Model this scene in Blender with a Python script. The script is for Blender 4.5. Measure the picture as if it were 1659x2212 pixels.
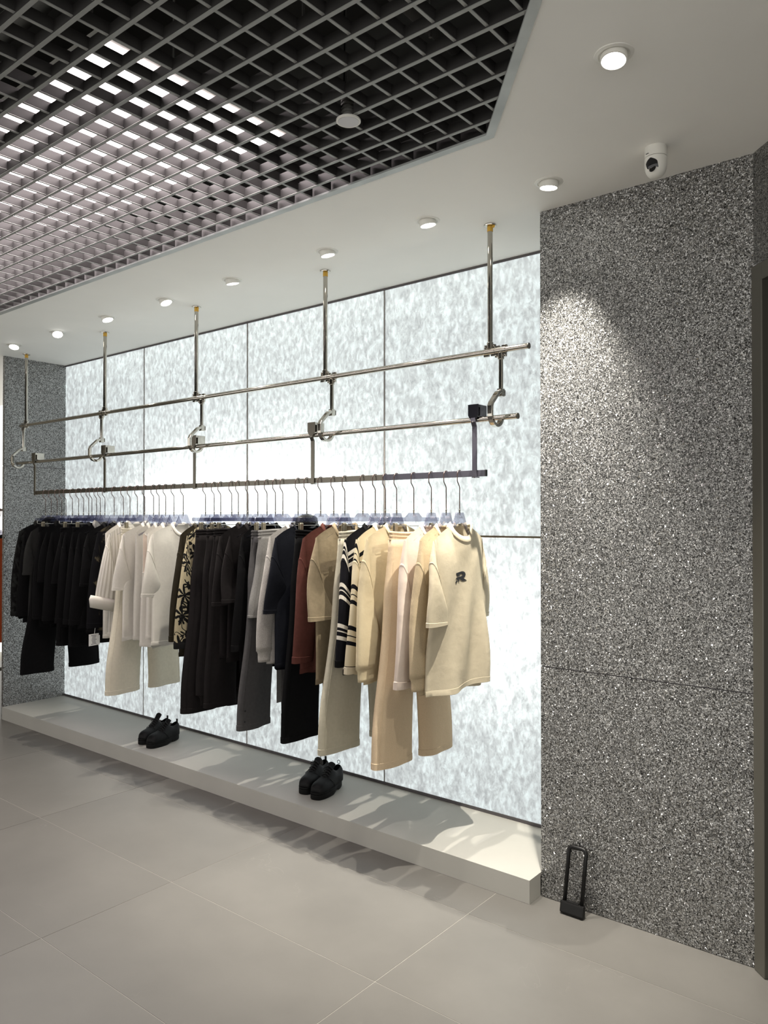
import bpy, math, random
from mathutils import Vector, Matrix, noise
random.seed(7)
S = bpy.context.scene
for o in list(bpy.data.objects): bpy.data.objects.remove(o)
COL = S.collection
R = math.radians

# ---------------------------------------------------------------- camera
cam_d = bpy.data.cameras.new('camera'); cam = bpy.data.objects.new('camera', cam_d); COL.objects.link(cam)
cam.location = (0, 0, 1.55)
cam.rotation_euler = (R(90) + math.atan(16/1665), 0, R(39))
cam_d.sensor_fit = 'HORIZONTAL'; cam_d.sensor_width = 36; cam_d.lens = 36*1665/1659
cam_d.clip_start = 0.05
S.camera = cam
# ---------------------------------------------------------------- world and exposure
w = bpy.data.worlds.new('world'); S.world = w; w.use_nodes = True
bg = w.node_tree.nodes['Background']; bg.inputs[0].default_value = (1.0, 0.97, 0.92, 1); bg.inputs[1].default_value = 1.55
S.view_settings.view_transform = 'Standard'; S.view_settings.look = 'None'
S.cycles.transparent_max_bounces = 64
S.view_settings.exposure = 0.0; S.view_settings.gamma = 1.0; S.view_settings.use_curve_mapping = False
PANEL_GLOW = 0.68        # backlit wall
BACK_LAMP = 4.0         # lamps inside its light box
CEIL_PANEL = 12.5        # light panel above the grid
SPOT_W = 98.0            # recessed downlights

# ---------------------------------------------------------------- materials
def newmat(name):
    m = bpy.data.materials.new(name); m.use_nodes = True
    return m, m.node_tree.nodes, m.node_tree.links, m.node_tree.nodes['Principled BSDF']
def N(nt, t, **kw):
    n = nt.new(t)
    for k, v in kw.items():
        if k == 'inp':
            for i, x in v.items(): n.inputs[i].default_value = x
        else: setattr(n, k, v)
    return n
def ramp(nt, pts):
    n = nt.new('ShaderNodeValToRGB'); e = n.color_ramp.elements
    while len(e) < len(pts): e.new(0.5)
    for x, (p, c) in zip(e, pts):
        x.position = p; x.color = (c[0], c[1], c[2], 1) if hasattr(c, '__len__') else (c, c, c, 1)
    return n
def simple(name, col, rough=0.5, metal=0.0, var=0.0, scale=20, bump=0.0, bscale=200, spec=0.5):
    m, nt, lk, p = newmat(name)
    p.inputs['Roughness'].default_value = rough; p.inputs['Metallic'].default_value = metal
    p.inputs['Specular IOR Level'].default_value = spec
    tc = N(nt, 'ShaderNodeTexCoord')
    nz = N(nt, 'ShaderNodeTexNoise', inp={'Scale': scale, 'Detail': 4})
    lk.new(tc.outputs['Object'], nz.inputs['Vector'])
    r = ramp(nt, [(0.3, [c*(1-var) for c in col]), (0.7, [min(1, c*(1+var)) for c in col])])
    lk.new(nz.outputs['Fac'], r.inputs[0]); lk.new(r.outputs[0], p.inputs['Base Color'])
    if bump:
        n2 = N(nt, 'ShaderNodeTexNoise', inp={'Scale': bscale, 'Detail': 3}); lk.new(tc.outputs['Object'], n2.inputs['Vector'])
        b = N(nt, 'ShaderNodeBump', inp={'Strength': bump, 'Distance': 0.002}); lk.new(n2.outputs['Fac'], b.inputs['Height'])
        lk.new(b.outputs[0], p.inputs['Normal'])
    return m
def cloth_nodes(m, nt, lk, p, colsock, trans=0.12):
    p.inputs['Roughness'].default_value = 0.9; p.inputs['Specular IOR Level'].default_value = 0.08
    tc = N(nt, 'ShaderNodeTexCoord')
    n2 = N(nt, 'ShaderNodeTexNoise', inp={'Scale': 420, 'Detail': 2}); lk.new(tc.outputs['Object'], n2.inputs['Vector'])
    n3 = N(nt, 'ShaderNodeTexNoise', inp={'Scale': 14, 'Detail': 4}); lk.new(tc.outputs['Object'], n3.inputs['Vector'])
    ad = N(nt, 'ShaderNodeMath', operation='MULTIPLY_ADD', inp={1: 0.12}); lk.new(n2.outputs['Fac'], ad.inputs[0]); lk.new(n3.outputs['Fac'], ad.inputs[2])
    b = N(nt, 'ShaderNodeBump', inp={'Strength': 0.35, 'Distance': 0.012}); lk.new(ad.outputs[0], b.inputs['Height'])
    lk.new(b.outputs[0], p.inputs['Normal'])
    lk.new(colsock, p.inputs['Base Color'])
    if trans:
        t = N(nt, 'ShaderNodeBsdfTranslucent'); lk.new(colsock, t.inputs['Color'])
        mx = N(nt, 'ShaderNodeMixShader', inp={0: trans}); lk.new(p.outputs[0], mx.inputs[1]); lk.new(t.outputs[0], mx.inputs[2])
        lk.new(mx.outputs[0], nt['Material Output'].inputs[0])
_cl = {}
def cloth(name, col, var=0.06, scale=60, trans=0.12):
    if name in _cl: return _cl[name]
    m, nt, lk, p = newmat(name)
    tc = N(nt, 'ShaderNodeTexCoord'); nz = N(nt, 'ShaderNodeTexNoise', inp={'Scale': scale, 'Detail': 6}); lk.new(tc.outputs['Object'], nz.inputs['Vector'])
    r = ramp(nt, [(0.35, [c*(1-var) for c in col]), (0.65, [min(1, c*(1+var)) for c in col])]); lk.new(nz.outputs['Fac'], r.inputs[0])
    cloth_nodes(m, nt, lk, p, r.outputs[0], trans); _cl[name] = m
    return m
def cloth_stripes(name, stops):
    """horizontal knitted stripes down the length (uv v in metres below the shoulder line)"""
    m, nt, lk, p = newmat(name)
    uv = N(nt, 'ShaderNodeUVMap'); sp = N(nt, 'ShaderNodeSeparateXYZ'); lk.new(uv.outputs[0], sp.inputs[0])
    md = N(nt, 'ShaderNodeMath', operation='FRACT'); dv = N(nt, 'ShaderNodeMath', operation='DIVIDE', inp={1: 0.185})
    lk.new(sp.outputs[1], dv.inputs[0]); lk.new(dv.outputs[0], md.inputs[0])
    r = ramp(nt, stops); r.color_ramp.interpolation = 'CONSTANT'; lk.new(md.outputs[0], r.inputs[0])
    cloth_nodes(m, nt, lk, p, r.outputs[0], 0.06); return m
def cloth_floral(name):
    m, nt, lk, p = newmat(name)
    uv = N(nt, 'ShaderNodeUVMap')
    def flowers(scale, thr, pet, off):
        mp = N(nt, 'ShaderNodeMapping', inp={'Location': off}); lk.new(uv.outputs[0], mp.inputs[0])
        v = N(nt, 'ShaderNodeTexVoronoi', inp={'Scale': scale, 'Randomness': 0.8}); v.voronoi_dimensions = '2D'; lk.new(mp.outputs[0], v.inputs['Vector'])
        sc = N(nt, 'ShaderNodeVectorMath', operation='SCALE', inp={'Scale': 1.0}); lk.new(mp.outputs[0], sc.inputs[0])
        sb = N(nt, 'ShaderNodeVectorMath', operation='SUBTRACT'); lk.new(sc.outputs[0], sb.inputs[0]); lk.new(v.outputs['Position'], sb.inputs[1])
        xy = N(nt, 'ShaderNodeSeparateXYZ'); lk.new(sb.outputs[0], xy.inputs[0])
        at = N(nt, 'ShaderNodeMath', operation='ARCTAN2'); lk.new(xy.outputs[1], at.inputs[0]); lk.new(xy.outputs[0], at.inputs[1])
        ml = N(nt, 'ShaderNodeMath', operation='MULTIPLY', inp={1: pet}); lk.new(at.outputs[0], ml.inputs[0])
        cs = N(nt, 'ShaderNodeMath', operation='COSINE'); lk.new(ml.outputs[0], cs.inputs[0])
        th = N(nt, 'ShaderNodeMath', operation='MULTIPLY_ADD', inp={1: thr*0.5, 2: thr*0.62}); lk.new(cs.outputs[0], th.inputs[0])
        ln = N(nt, 'ShaderNodeVectorMath', operation='LENGTH'); lk.new(sb.outputs[0], ln.inputs[0])
        lt = N(nt, 'ShaderNodeMath', operation='LESS_THAN'); lk.new(ln.outputs['Value'], lt.inputs[0]); lk.new(th.outputs[0], lt.inputs[1])
        return lt
    a = flowers(6.5, 0.055, 7.0, (0.02, 0.03, 0)); b = flowers(11, 0.024, 5.0, (0.31, 0.17, 0))
    nz = N(nt, 'ShaderNodeTexNoise', inp={'Scale': 9, 'Detail': 1}); lk.new(uv.outputs[0], nz.inputs['Vector'])
    s1 = N(nt, 'ShaderNodeMath', operation='SUBTRACT', inp={1: 0.5}); lk.new(nz.outputs['Fac'], s1.inputs[0])
    s2 = N(nt, 'ShaderNodeMath', operation='ABSOLUTE'); lk.new(s1.outputs[0], s2.inputs[0])
    st = N(nt, 'ShaderNodeMath', operation='LESS_THAN', inp={1: 0.011}); lk.new(s2.outputs[0], st.inputs[0])
    m1 = N(nt, 'ShaderNodeMath', operation='MAXIMUM'); lk.new(a.outputs[0], m1.inputs[0]); lk.new(b.outputs[0], m1.inputs[1])
    m2 = N(nt, 'ShaderNodeMath', operation='MAXIMUM'); lk.new(m1.outputs[0], m2.inputs[0]); lk.new(st.outputs[0], m2.inputs[1])
    r = ramp(nt, [(0.4, (0.36, 0.31, 0.20)), (0.6, (0.008, 0.008, 0.008))]); lk.new(m2.outputs[0], r.inputs[0])
    cloth_nodes(m, nt, lk, p, r.outputs[0], 0.05); return m
def cloth_camo(name, dark, light, lo, hi, scale):
    m, nt, lk, p = newmat(name)
    uv = N(nt, 'ShaderNodeUVMap'); nz = N(nt, 'ShaderNodeTexNoise', inp={'Scale': scale, 'Detail': 3, 'Distortion': 0.6}); lk.new(uv.outputs[0], nz.inputs['Vector'])
    r = ramp(nt, [(lo, dark), (hi, light)]); lk.new(nz.outputs['Fac'], r.inputs[0])
    cloth_nodes(m, nt, lk, p, r.outputs[0], 0); return m
def cloth_rib(name, col):
    m, nt, lk, p = newmat(name)
    uv = N(nt, 'ShaderNodeUVMap'); sp = N(nt, 'ShaderNodeSeparateXYZ'); lk.new(uv.outputs[0], sp.inputs[0])
    ml = N(nt, 'ShaderNodeMath', operation='MULTIPLY', inp={1: 330}); lk.new(sp.outputs[0], ml.inputs[0])
    sn = N(nt, 'ShaderNodeMath', operation='SINE'); lk.new(ml.outputs[0], sn.inputs[0])
    r = ramp(nt, [(0.0, col), (1.0, [min(1, c*1.0) for c in col])]); lk.new(sn.outputs[0], r.inputs[0])
    cloth_nodes(m, nt, lk, p, r.outputs[0], 0.15)
    b = N(nt, 'ShaderNodeBump', inp={'Strength': 0.6, 'Distance': 0.003}); lk.new(sn.outputs[0], b.inputs['Height']); lk.new(b.outputs[0], p.inputs['Normal'])
    return m
def glitter(name, tint):
    m, nt, lk, p = newmat(name)
    tc = N(nt, 'ShaderNodeTexCoord')
    wz = N(nt, 'ShaderNodeTexNoise', inp={'Scale': 90, 'Detail': 2}); lk.new(tc.outputs['Object'], wz.inputs['Vector'])
    wm = N(nt, 'ShaderNodeVectorMath', operation='SCALE', inp={'Scale': 0.012}); lk.new(wz.outputs['Color'], wm.inputs[0])
    wa = N(nt, 'ShaderNodeVectorMath', operation='ADD'); lk.new(tc.outputs['Object'], wa.inputs[0]); lk.new(wm.outputs[0], wa.inputs[1])
    v = N(nt, 'ShaderNodeTexVoronoi', inp={'Scale': 300}); lk.new(wa.outputs[0], v.inputs['Vector'])
    sb = N(nt, 'ShaderNodeVectorMath', operation='SUBTRACT', inp={1: (0.5, 0.5, 0.5)}); lk.new(v.outputs['Color'], sb.inputs[0])
    wn = N(nt, 'ShaderNodeTexWhiteNoise'); lk.new(v.outputs['Position'], wn.inputs['Vector'])
    rs = ramp(nt, [(0.0, 0.45), (0.90, 0.62), (0.93, 1.7)]); lk.new(wn.outputs['Value'], rs.inputs[0])
    sc = N(nt, 'ShaderNodeVectorMath', operation='SCALE'); lk.new(sb.outputs[0], sc.inputs[0]); lk.new(rs.outputs[0], sc.inputs['Scale'])
    g = N(nt, 'ShaderNodeNewGeometry')
    ad = N(nt, 'ShaderNodeVectorMath', operation='ADD'); lk.new(sc.outputs[0], ad.inputs[0]); lk.new(g.outputs['Normal'], ad.inputs[1])
    nn = N(nt, 'ShaderNodeVectorMath', operation='NORMALIZE'); lk.new(ad.outputs[0], nn.inputs[0])
    lk.new(nn.outputs[0], p.inputs['Normal'])
    sx = N(nt, 'ShaderNodeSeparateColor'); lk.new(v.outputs['Color'], sx.inputs[0])
    v2 = N(nt, 'ShaderNodeTexNoise', inp={'Scale': 330, 'Detail': 2}); lk.new(tc.outputs['Object'], v2.inputs['Vector'])
    mu = N(nt, 'ShaderNodeMath', operation='MULTIPLY_ADD', inp={1: 1.5, 2: -0.55}); lk.new(v2.outputs['Fac'], mu.inputs[0])
    am = N(nt, 'ShaderNodeMath', operation='ADD'); lk.new(sx.outputs[1], am.inputs[0]); lk.new(mu.outputs[0], am.inputs[1])
    r = ramp(nt, [(0.25, [c*0.06 for c in tint]), (0.55, [c*0.34 for c in tint]), (0.9, [c*0.6 for c in tint]), (1.0, [min(1, c*1.0) for c in tint])])
    lk.new(am.outputs[0], r.inputs[0]); lk.new(r.outputs[0], p.inputs['Base Color'])
    p.inputs['Metallic'].default_value = 0.8
    r2 = ramp(nt, [(0.0, 0.22), (1.0, 0.5)]); lk.new(sx.outputs[0], r2.inputs[0]); lk.new(r2.outputs[0], p.inputs['Roughness'])
    return m
def backlit(name):
    m, nt, lk, p = newmat(name)
    tc = N(nt, 'ShaderNodeTexCoord'); oi = N(nt, 'ShaderNodeObjectInfo')
    of = N(nt, 'ShaderNodeMath', operation='MULTIPLY', inp={1: 17.0}); lk.new(oi.outputs['Random'], of.inputs[0])
    vv = N(nt, 'ShaderNodeCombineXYZ'); lk.new(of.outputs[0], vv.inputs[1])
    ad = N(nt, 'ShaderNodeVectorMath', operation='ADD'); lk.new(tc.outputs['Object'], ad.inputs[0]); lk.new(vv.outputs[0], ad.inputs[1])
    mp = N(nt, 'ShaderNodeMapping', inp={'Rotation': (0, R(28), 0), 'Scale': (1.35, 1.0, 0.8)}); lk.new(ad.outputs[0], mp.inputs[0])
    n1 = N(nt, 'ShaderNodeTexNoise', inp={'Scale': 27, 'Detail': 8, 'Roughness': 0.66, 'Distortion': 0.3}); lk.new(mp.outputs[0], n1.inputs['Vector'])
    r1 = ramp(nt, [(0.34, (0.58, 0.61, 0.615)), (0.49, (0.80, 0.85, 0.85)), (0.64, (1.08, 1.19, 1.19))]); lk.new(n1.outputs['Fac'], r1.inputs[0])
    n2 = N(nt, 'ShaderNodeTexNoise', inp={'Scale': 32, 'Detail': 2, 'Roughness': 0.55, 'Distortion': 1.2}); lk.new(ad.outputs[0], n2.inputs['Vector'])
    s1 = N(nt, 'ShaderNodeMath', operation='SUBTRACT', inp={1: 0.5}); lk.new(n2.outputs['Fac'], s1.inputs[0])
    s2 = N(nt, 'ShaderNodeMath', operation='ABSOLUTE'); lk.new(s1.outputs[0], s2.inputs[0])
    r2 = ramp(nt, [(0.0, 0.78), (0.012, 1.0)]); lk.new(s2.outputs[0], r2.inputs[0])
    mx = N(nt, 'ShaderNodeMix', data_type='RGBA', blend_type='MULTIPLY', inp={0: 1.0}); lk.new(r1.outputs[0], mx.inputs[6]); lk.new(r2.outputs[0], mx.inputs[7])
    em = N(nt, 'ShaderNodeEmission', inp={'Strength': PANEL_GLOW}); lk.new(mx.outputs[2], em.inputs['Color'])
    tr = N(nt, 'ShaderNodeBsdfTranslucent'); lk.new(mx.outputs[2], tr.inputs['Color'])
    a1 = N(nt, 'ShaderNodeAddShader'); lk.new(em.outputs[0], a1.inputs[0]); lk.new(tr.outputs[0], a1.inputs[1])
    lk.new(a1.outputs[0], nt['Material Output'].inputs[0])
    return m
def emit(name, col, st):
    m, nt, lk, p = newmat(name); e = N(nt, 'ShaderNodeEmission', inp={'Color': (*col, 1), 'Strength': st}); lk.new(e.outputs[0], nt['Material Output'].inputs[0]); return m
def acrylic(name, tint, gl=0.12):
    m, nt, lk, p = newmat(name)
    t = N(nt, 'ShaderNodeBsdfTransparent', inp={'Color': (*tint, 1)}); g = N(nt, 'ShaderNodeBsdfGlossy', inp={'Roughness': 0.06, 'Color': (0.9, 0.9, 1, 1)})
    lw = N(nt, 'ShaderNodeLayerWeight', inp={'Blend': 0.3}); f = N(nt, 'ShaderNodeMath', operation='MULTIPLY_ADD', inp={1: 0.35, 2: 0.03}); lk.new(lw.outputs['Facing'], f.inputs[0])
    mx = N(nt, 'ShaderNodeMixShader'); lk.new(f.outputs[0], mx.inputs[0]); lk.new(t.outputs[0], mx.inputs[1]); lk.new(g.outputs[0], mx.inputs[2])
    lk.new(mx.outputs[0], nt['Material Output'].inputs[0]); return m

M = {}
M['plaster'] = simple('white_plaster', (0.93, 0.92, 0.88), 0.75, var=0.015, scale=3, spec=0.2)
def floor_mat():
    m, nt, lk, p = newmat('stone_tile')
    tc = N(nt, 'ShaderNodeTexCoord'); oi = N(nt, 'ShaderNodeObjectInfo')
    of = N(nt, 'ShaderNodeVectorMath', operation='SCALE', inp={0: (31, 17, 5)}); lk.new(oi.outputs['Random'], of.inputs['Scale'])
    ad = N(nt, 'ShaderNodeVectorMath', operation='ADD'); lk.new(tc.outputs['Object'], ad.inputs[0]); lk.new(of.outputs[0], ad.inputs[1])
    n1 = N(nt, 'ShaderNodeTexNoise', inp={'Scale': 2.2, 'Detail': 6, 'Roughness': 0.6}); lk.new(ad.outputs[0], n1.inputs['Vector'])
    r1 = ramp(nt, [(0.32, (0.116, 0.111, 0.102)), (0.7, (0.139, 0.133, 0.122))]); lk.new(n1.outputs['Fac'], r1.inputs[0])
    n2 = N(nt, 'ShaderNodeTexNoise', inp={'Scale': 2.6, 'Detail': 4, 'Distortion': 1.5}); lk.new(ad.outputs[0], n2.inputs['Vector'])
    s1 = N(nt, 'ShaderNodeMath', operation='SUBTRACT', inp={1: 0.5}); lk.new(n2.outputs['Fac'], s1.inputs[0])
    s2 = N(nt, 'ShaderNodeMath', operation='ABSOLUTE'); lk.new(s1.outputs[0], s2.inputs[0])
    n3 = N(nt, 'ShaderNodeTexNoise', inp={'Scale': 3.4, 'Detail': 2}); lk.new(ad.outputs[0], n3.inputs['Vector'])
    r3 = ramp(nt, [(0.56, 0.0), (0.7, 1.0)]); lk.new(n3.outputs['Fac'], r3.inputs[0])
    r2 = ramp(nt, [(0.0, 1.0), (0.004, 0.0)]); lk.new(s2.outputs[0], r2.inputs[0])
    mm = N(nt, 'ShaderNodeMath', operation='MULTIPLY'); lk.new(r2.outputs[0], mm.inputs[0]); lk.new(r3.outputs[0], mm.inputs[1])
    m3 = N(nt, 'ShaderNodeMath', operation='MULTIPLY', inp={1: 0.3}); lk.new(mm.outputs[0], m3.inputs[0])
    mx = N(nt, 'ShaderNodeMix', data_type='RGBA', inp={7: (0.23, 0.222, 0.20, 1)}); lk.new(m3.outputs[0], mx.inputs[0]); lk.new(r1.outputs[0], mx.inputs[6])
    lk.new(mx.outputs[2], p.inputs['Base Color'])
    p.inputs['Roughness'].default_value = 0.42; p.inputs['Specular IOR Level'].default_value = 0.4
    return m
M['floor'] = floor_mat()
M['grout'] = simple('pale_grout', (0.40, 0.385, 0.345), 0.9)
M['platform'] = simple('platform_slab', (0.41, 0.40, 0.365), 0.5, var=0.03, scale=4, spec=0.3)
M['glit'] = glitter('silver_glitter_render', (0.50, 0.497, 0.485))
M['glit2'] = M['glit']
M['backlit'] = backlit('backlit_fibre_panel')
M['joint'] = simple('panel_joint', (0.11, 0.10, 0.105), 0.4, 0.4)
M['joint_v'] = simple('panel_joint_metal', (0.24, 0.22, 0.205), 0.45, 0.3)
M['lightbox'] = simple('light_box_grey', (0.12, 0.12, 0.12), 0.9)
M['chrome'] = simple('polished_chrome', (0.50, 0.475, 0.425), 0.07, 1.0)
M['chrome_dull'] = simple('satin_steel', (0.165, 0.152, 0.128), 0.28, 1.0)
M['rail_film'] = simple('grey_violet_film', (0.075, 0.072, 0.092), 0.4, 0.5)
M['tape'] = simple('amber_tape', (0.62, 0.36, 0.04), 0.4)
M['hookwire'] = simple('bronze_wire', (0.16, 0.115, 0.105), 0.3, 0.85)
M['acrylic'] = acrylic('clear_acrylic', (0.64, 0.64, 0.695))
M['acrylic_edge'] = simple('print_grey', (0.42, 0.42, 0.52), 0.5)
M['clip'] = simple('taupe_clip_metal', (0.30, 0.27, 0.20), 0.35, 0.7)
M['blade'] = simple('grid_blade_dark', (0.032, 0.0305, 0.030), 0.6, var=0.1)
M['blade_lip'] = simple('grid_blade_lip', (0.30, 0.305, 0.295), 0.5, 0.2, var=0.06)
M['frame'] = simple('grid_edge_steel', (0.42, 0.44, 0.43), 0.42, 0.3, var=0.14, scale=8)
M['plenum'] = simple('plenum_black', (0.055, 0.055, 0.05), 0.9, var=0.25, scale=2)
M['plenum_pipe'] = simple('plenum_pipe', (0.14, 0.14, 0.13), 0.6)
M['ledpanel'] = emit('led_panel', (1.0, 0.88, 0.88), CEIL_PANEL)
M['white_metal'] = simple('white_enamel', (0.78, 0.77, 0.72), 0.4)
M['lens'] = emit('lamp_lens', (1.0, 0.97, 0.90), 14)
M['lens_off'] = simple('unlit_diffuser', (0.62, 0.61, 0.63), 0.5)
M['black_plastic'] = simple('black_plastic', (0.005, 0.005, 0.005), 0.42, spec=0.3)
M['black_gloss'] = simple('black_gloss', (0.006, 0.006, 0.008), 0.08)
M['leather'] = simple('black_leather', (0.0035, 0.0035, 0.004), 0.55, bump=0.15, bscale=160, spec=0.22)
M['rubber'] = simple('black_rubber', (0.003, 0.003, 0.003), 0.6, spec=0.2)
M['bronze_door'] = simple('dark_bronze_metal', (0.13, 0.125, 0.105), 0.35, 0.5)
M['door_dark'] = simple('dark_door_leaf', (0.02, 0.02, 0.02), 0.25)
M['beige_wall'] = simple('beige_wall_paint', (0.42, 0.39, 0.32), 0.8)
M['paper'] = simple('white_card', (0.8, 0.8, 0.78), 0.6)
M['ink'] = simple('grey_ink', (0.12, 0.12, 0.12), 0.7)
M['logo'] = simple('black_flock', (0.008, 0.008, 0.01), 0.9)
M['vinyl'] = simple('black_vinyl', (0.01, 0.01, 0.011), 0.18, bump=0.9, bscale=28)

# ---------------------------------------------------------------- mesh building
class MB:
    def __init__(s): s.v = []; s.f = []; s.m = []; s.uv = []
    def add(s, vs, fs, uvs=None, mi=0):
        b = len(s.v); s.v += [tuple(v) for v in vs]; s.f += [tuple(i+b for i in f) for f in fs]; s.m += [mi]*len(fs)
        s.uv += (uvs if uvs else [(0, 0)]*len(vs)); return s
    def box(s, c, d, rot=None, mi=0):
        x, y, z = (d[0]/2, d[1]/2, d[2]/2)
        vs = [Vector((a*x, b*y, e*z)) for e in (-1, 1) for b in (-1, 1) for a in (-1, 1)]
        if rot: vs = [rot @ v for v in vs]
        vs = [v + Vector(c) for v in vs]
        return s.add(vs, [(0, 2, 3, 1), (4, 5, 7, 6), (0, 1, 5, 4), (2, 6, 7, 3), (0, 4, 6, 2), (1, 3, 7, 5)], mi=mi)
    def prism(s, pts, ax, a, b, mi=0):
        """polygon pts (2d) extruded along axis ax from a to b"""
        def P(p, h): return {'x': (h, p[0], p[1]), 'y': (p[0], h, p[1]), 'z': (p[0], p[1], h)}[ax]
        n = len(pts); vs = [P(p, a) for p in pts] + [P(p, b) for p in pts]
        fs = [tuple(range(n)), tuple(range(2*n-1, n-1, -1))] + [(i, (i+1) % n, n+(i+1) % n, n+i) for i in range(n)]
        return s.add(vs, fs, mi=mi)
    def rings(s, rs, c0=True, c1=True, uv=None, mi=0, closed=False):
        n = len(rs[0]); vs = [p for r in rs for p in r]; fs = []
        K = len(rs)
        for k in range(K if closed else K-1):
            k2 = (k+1) % K
            for i in range(n):
                j = (i+1) % n; fs.append((k*n+i, k*n+j, k2*n+j, k2*n+i))
        if c0 and not closed: fs.append(tuple(range(n-1, -1, -1)))
        if c1 and not closed: fs.append(tuple(range((K-1)*n, K*n)))
        return s.add(vs, fs, uv, mi)
    def cyl(s, p0, p1, r, n=16, r1=None, mi=0):
        return s.tube([p0, p1], [r, r if r1 is None else r1], n, mi=mi)
    def tube(s, path, r, n=10, sec=None, up=None, closed=False, mi=0):
        P = [Vector(p) for p in path]; K = len(P); rs = []
        T = []
        for i in range(K):
            a = P[i-1] if (i > 0 or closed) else P[i]; b = P[(i+1) % K] if (i < K-1 or closed) else P[i]
            T.append((b-a).normalized())
        u = Vector(up) if up else (Vector((0, 0, 1)) if abs(T[0].z) < 0.9 else Vector((1, 0, 0)))
        for i in range(K):
            t = T[i]; x = u - t*u.dot(t)
            if x.length < 1e-5: x = t.orthogonal()
            x.normalize(); y = t.cross(x)
            if not up: u = x
            ra = r[i] if isinstance(r, (list, tuple)) else r
            if sec:  # mitre so that a constant section keeps its width at bends
                k = 1.0
                if 0 < i < K-1 or closed:
                    d0 = (P[i]-P[i-1]).normalized(); k = 1/max(0.5, d0.dot(t))
                rs.append([P[i] + x*a*1 + y*b*k for a, b in sec])
            else: rs.append([P[i] + x*ra*math.cos(2*math.pi*j/n) + y*ra*math.sin(2*math.pi*j/n) for j in range(n)])
        return s.rings(rs, closed=closed, mi=mi)
    def lathe(s, prof, n=24, c=(0, 0, 0), rot=None, mi=0):
        rs = []
        for r, z in prof:
            ring = [Vector((r*math.cos(2*math.pi*j/n), r*math.sin(2*math.pi*j/n), z)) for j in range(n)]
            if rot: ring = [rot @ p for p in ring]
            rs.append([p + Vector(c) for p in ring])
        return s.rings(rs, mi=mi)
    def build(s, name, mat, parent=None, smooth=None, bevel=0, loc=None):
        me = bpy.data.meshes.new(name); me.from_pydata(s.v, [], s.f)
        for m in (mat if isinstance(mat, (list, tuple)) else [mat]): me.materials.append(m)
        if any(s.m): me.polygons.foreach_set('material_index', s.m)
        if any(u != (0, 0) for u in s.uv):
            l = me.uv_layers.new(name='UVMap')
            for lp in me.loops: l.data[lp.index].uv = s.uv[lp.vertex_index]
        me.validate(); me.update()
        import bmesh
        bm = bmesh.new(); bm.from_mesh(me); bmesh.ops.recalc_face_normals(bm, faces=bm.faces); bm.to_mesh(me); bm.free()
        if smooth is not None:
            me.polygons.foreach_set('use_smooth', [True]*len(me.polygons))
            if smooth: me.set_sharp_from_angle(angle=R(smooth))
        o = bpy.data.objects.new(name, me); COL.objects.link(o)
        if parent: o.parent = parent
        if loc: o.location = loc
        if bevel:
            b = o.modifiers.new('bevel', 'BEVEL'); b.width = bevel; b.segments = 2; b.limit_method = 'ANGLE'
        return o
def obj(name, mesh_from, parent, loc=None):
    o = mesh_from.copy(); o.name = name; COL.objects.link(o); o.parent = parent
    if loc is not None: o.location = loc
    return o
def thing(name, label, cat, loc=(0, 0, 0), rz=0, group=None):
    o = bpy.data.objects.new(name, None); COL.objects.link(o); o.empty_display_size = 0.05
    o.location = loc; o.rotation_euler = (0, 0, rz); o['label'] = label; o['category'] = cat
    if group: o['group'] = group
    return o
def structure(o, label=None):
    o['kind'] = 'structure'
    if label: o['label'] = label
    return o
def empty_structure(name, label, loc=(0, 0, 0)):
    o = bpy.data.objects.new(name, None); COL.objects.link(o); o.location = loc; return structure(o, label)

CZ = 2.825          # ceiling
YB = 3.30           # backlit wall
XL, XR = -6.07, -1.503   # niche ends
YS = 2.885          # silver wall
YR = 2.875          # rail line

# ================================================================ SETTING
# ---- floor: 1.13 x 0.57 m stone tiles
fl = MB().box((-3.2, 0.2, -0.0235), (14.0, 8.0, 0.045)).build('floor', M['grout'])
structure(fl, 'pale beige grey stone tile floor with thin light joints')
tile = None
ys = [2.572 + 0.571*k for k in range(-8, 3)]
xs_ = [-1.66 + 1.13*k for k in range(-5, 4)]
for ix in range(-6, 4):
    for iy in range(-8, 2):
        x0 = -1.66 + 1.13*ix; y0 = 2.572 + 0.571*iy
        c = (x0+0.565, y0+0.2855, -0.004)
        if tile is None:
            tile = MB().box((0, 0, 0), (1.1275, 0.5685, 0.008)).build('tile', M['floor'], fl, loc=c); tile.location = c
        else: obj('tile', tile, fl, c)
# ---- backlit wall with eight panels in a light box
wb = MB()
wb.box(((XL+XR)/2, YB+0.34, 1.41), (XR-XL+0.2, 0.02, 2.9))
wall_back = wb.build('wall_back', M['lightbox']); structure(wall_back, 'glowing backlit wall of white fibre panels in thin dark joints')
px = [XL, -4.95, -3.805, -2.67, XR-0.001]
for i in range(4):
    for z0, z1 in ((0.112, 1.460), (1.470, CZ-0.012)):
        a, b = px[i]+(0.004 if i else 0.002), px[i+1]-0.004
        hx, hz = (b-a)/2, (z1-z0)/2     # front sheet with turned edges, open at the back towards the lamps
        g = MB().add([(-hx, -0.004, -hz), (hx, -0.004, -hz), (hx, -0.004, hz), (-hx, -0.004, hz), (-hx, 0.004, -hz), (hx, 0.004, -hz), (hx, 0.004, hz), (-hx, 0.004, hz)],
                     [(0, 1, 2, 3), (0, 4, 5, 1), (1, 5, 6, 2), (2, 6, 7, 3), (3, 7, 4, 0)])
        o = g.build('panel', M['backlit'], wall_back, loc=((a+b)/2, YB+0.004, (z0+z1)/2))
jb = MB()
for x in px[1:4]: jb.box((x, YB+0.007, 1.46), (0.016, 0.014, 2.72))
jb.build('joint_strip', M['joint_v'], wall_back)
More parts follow.
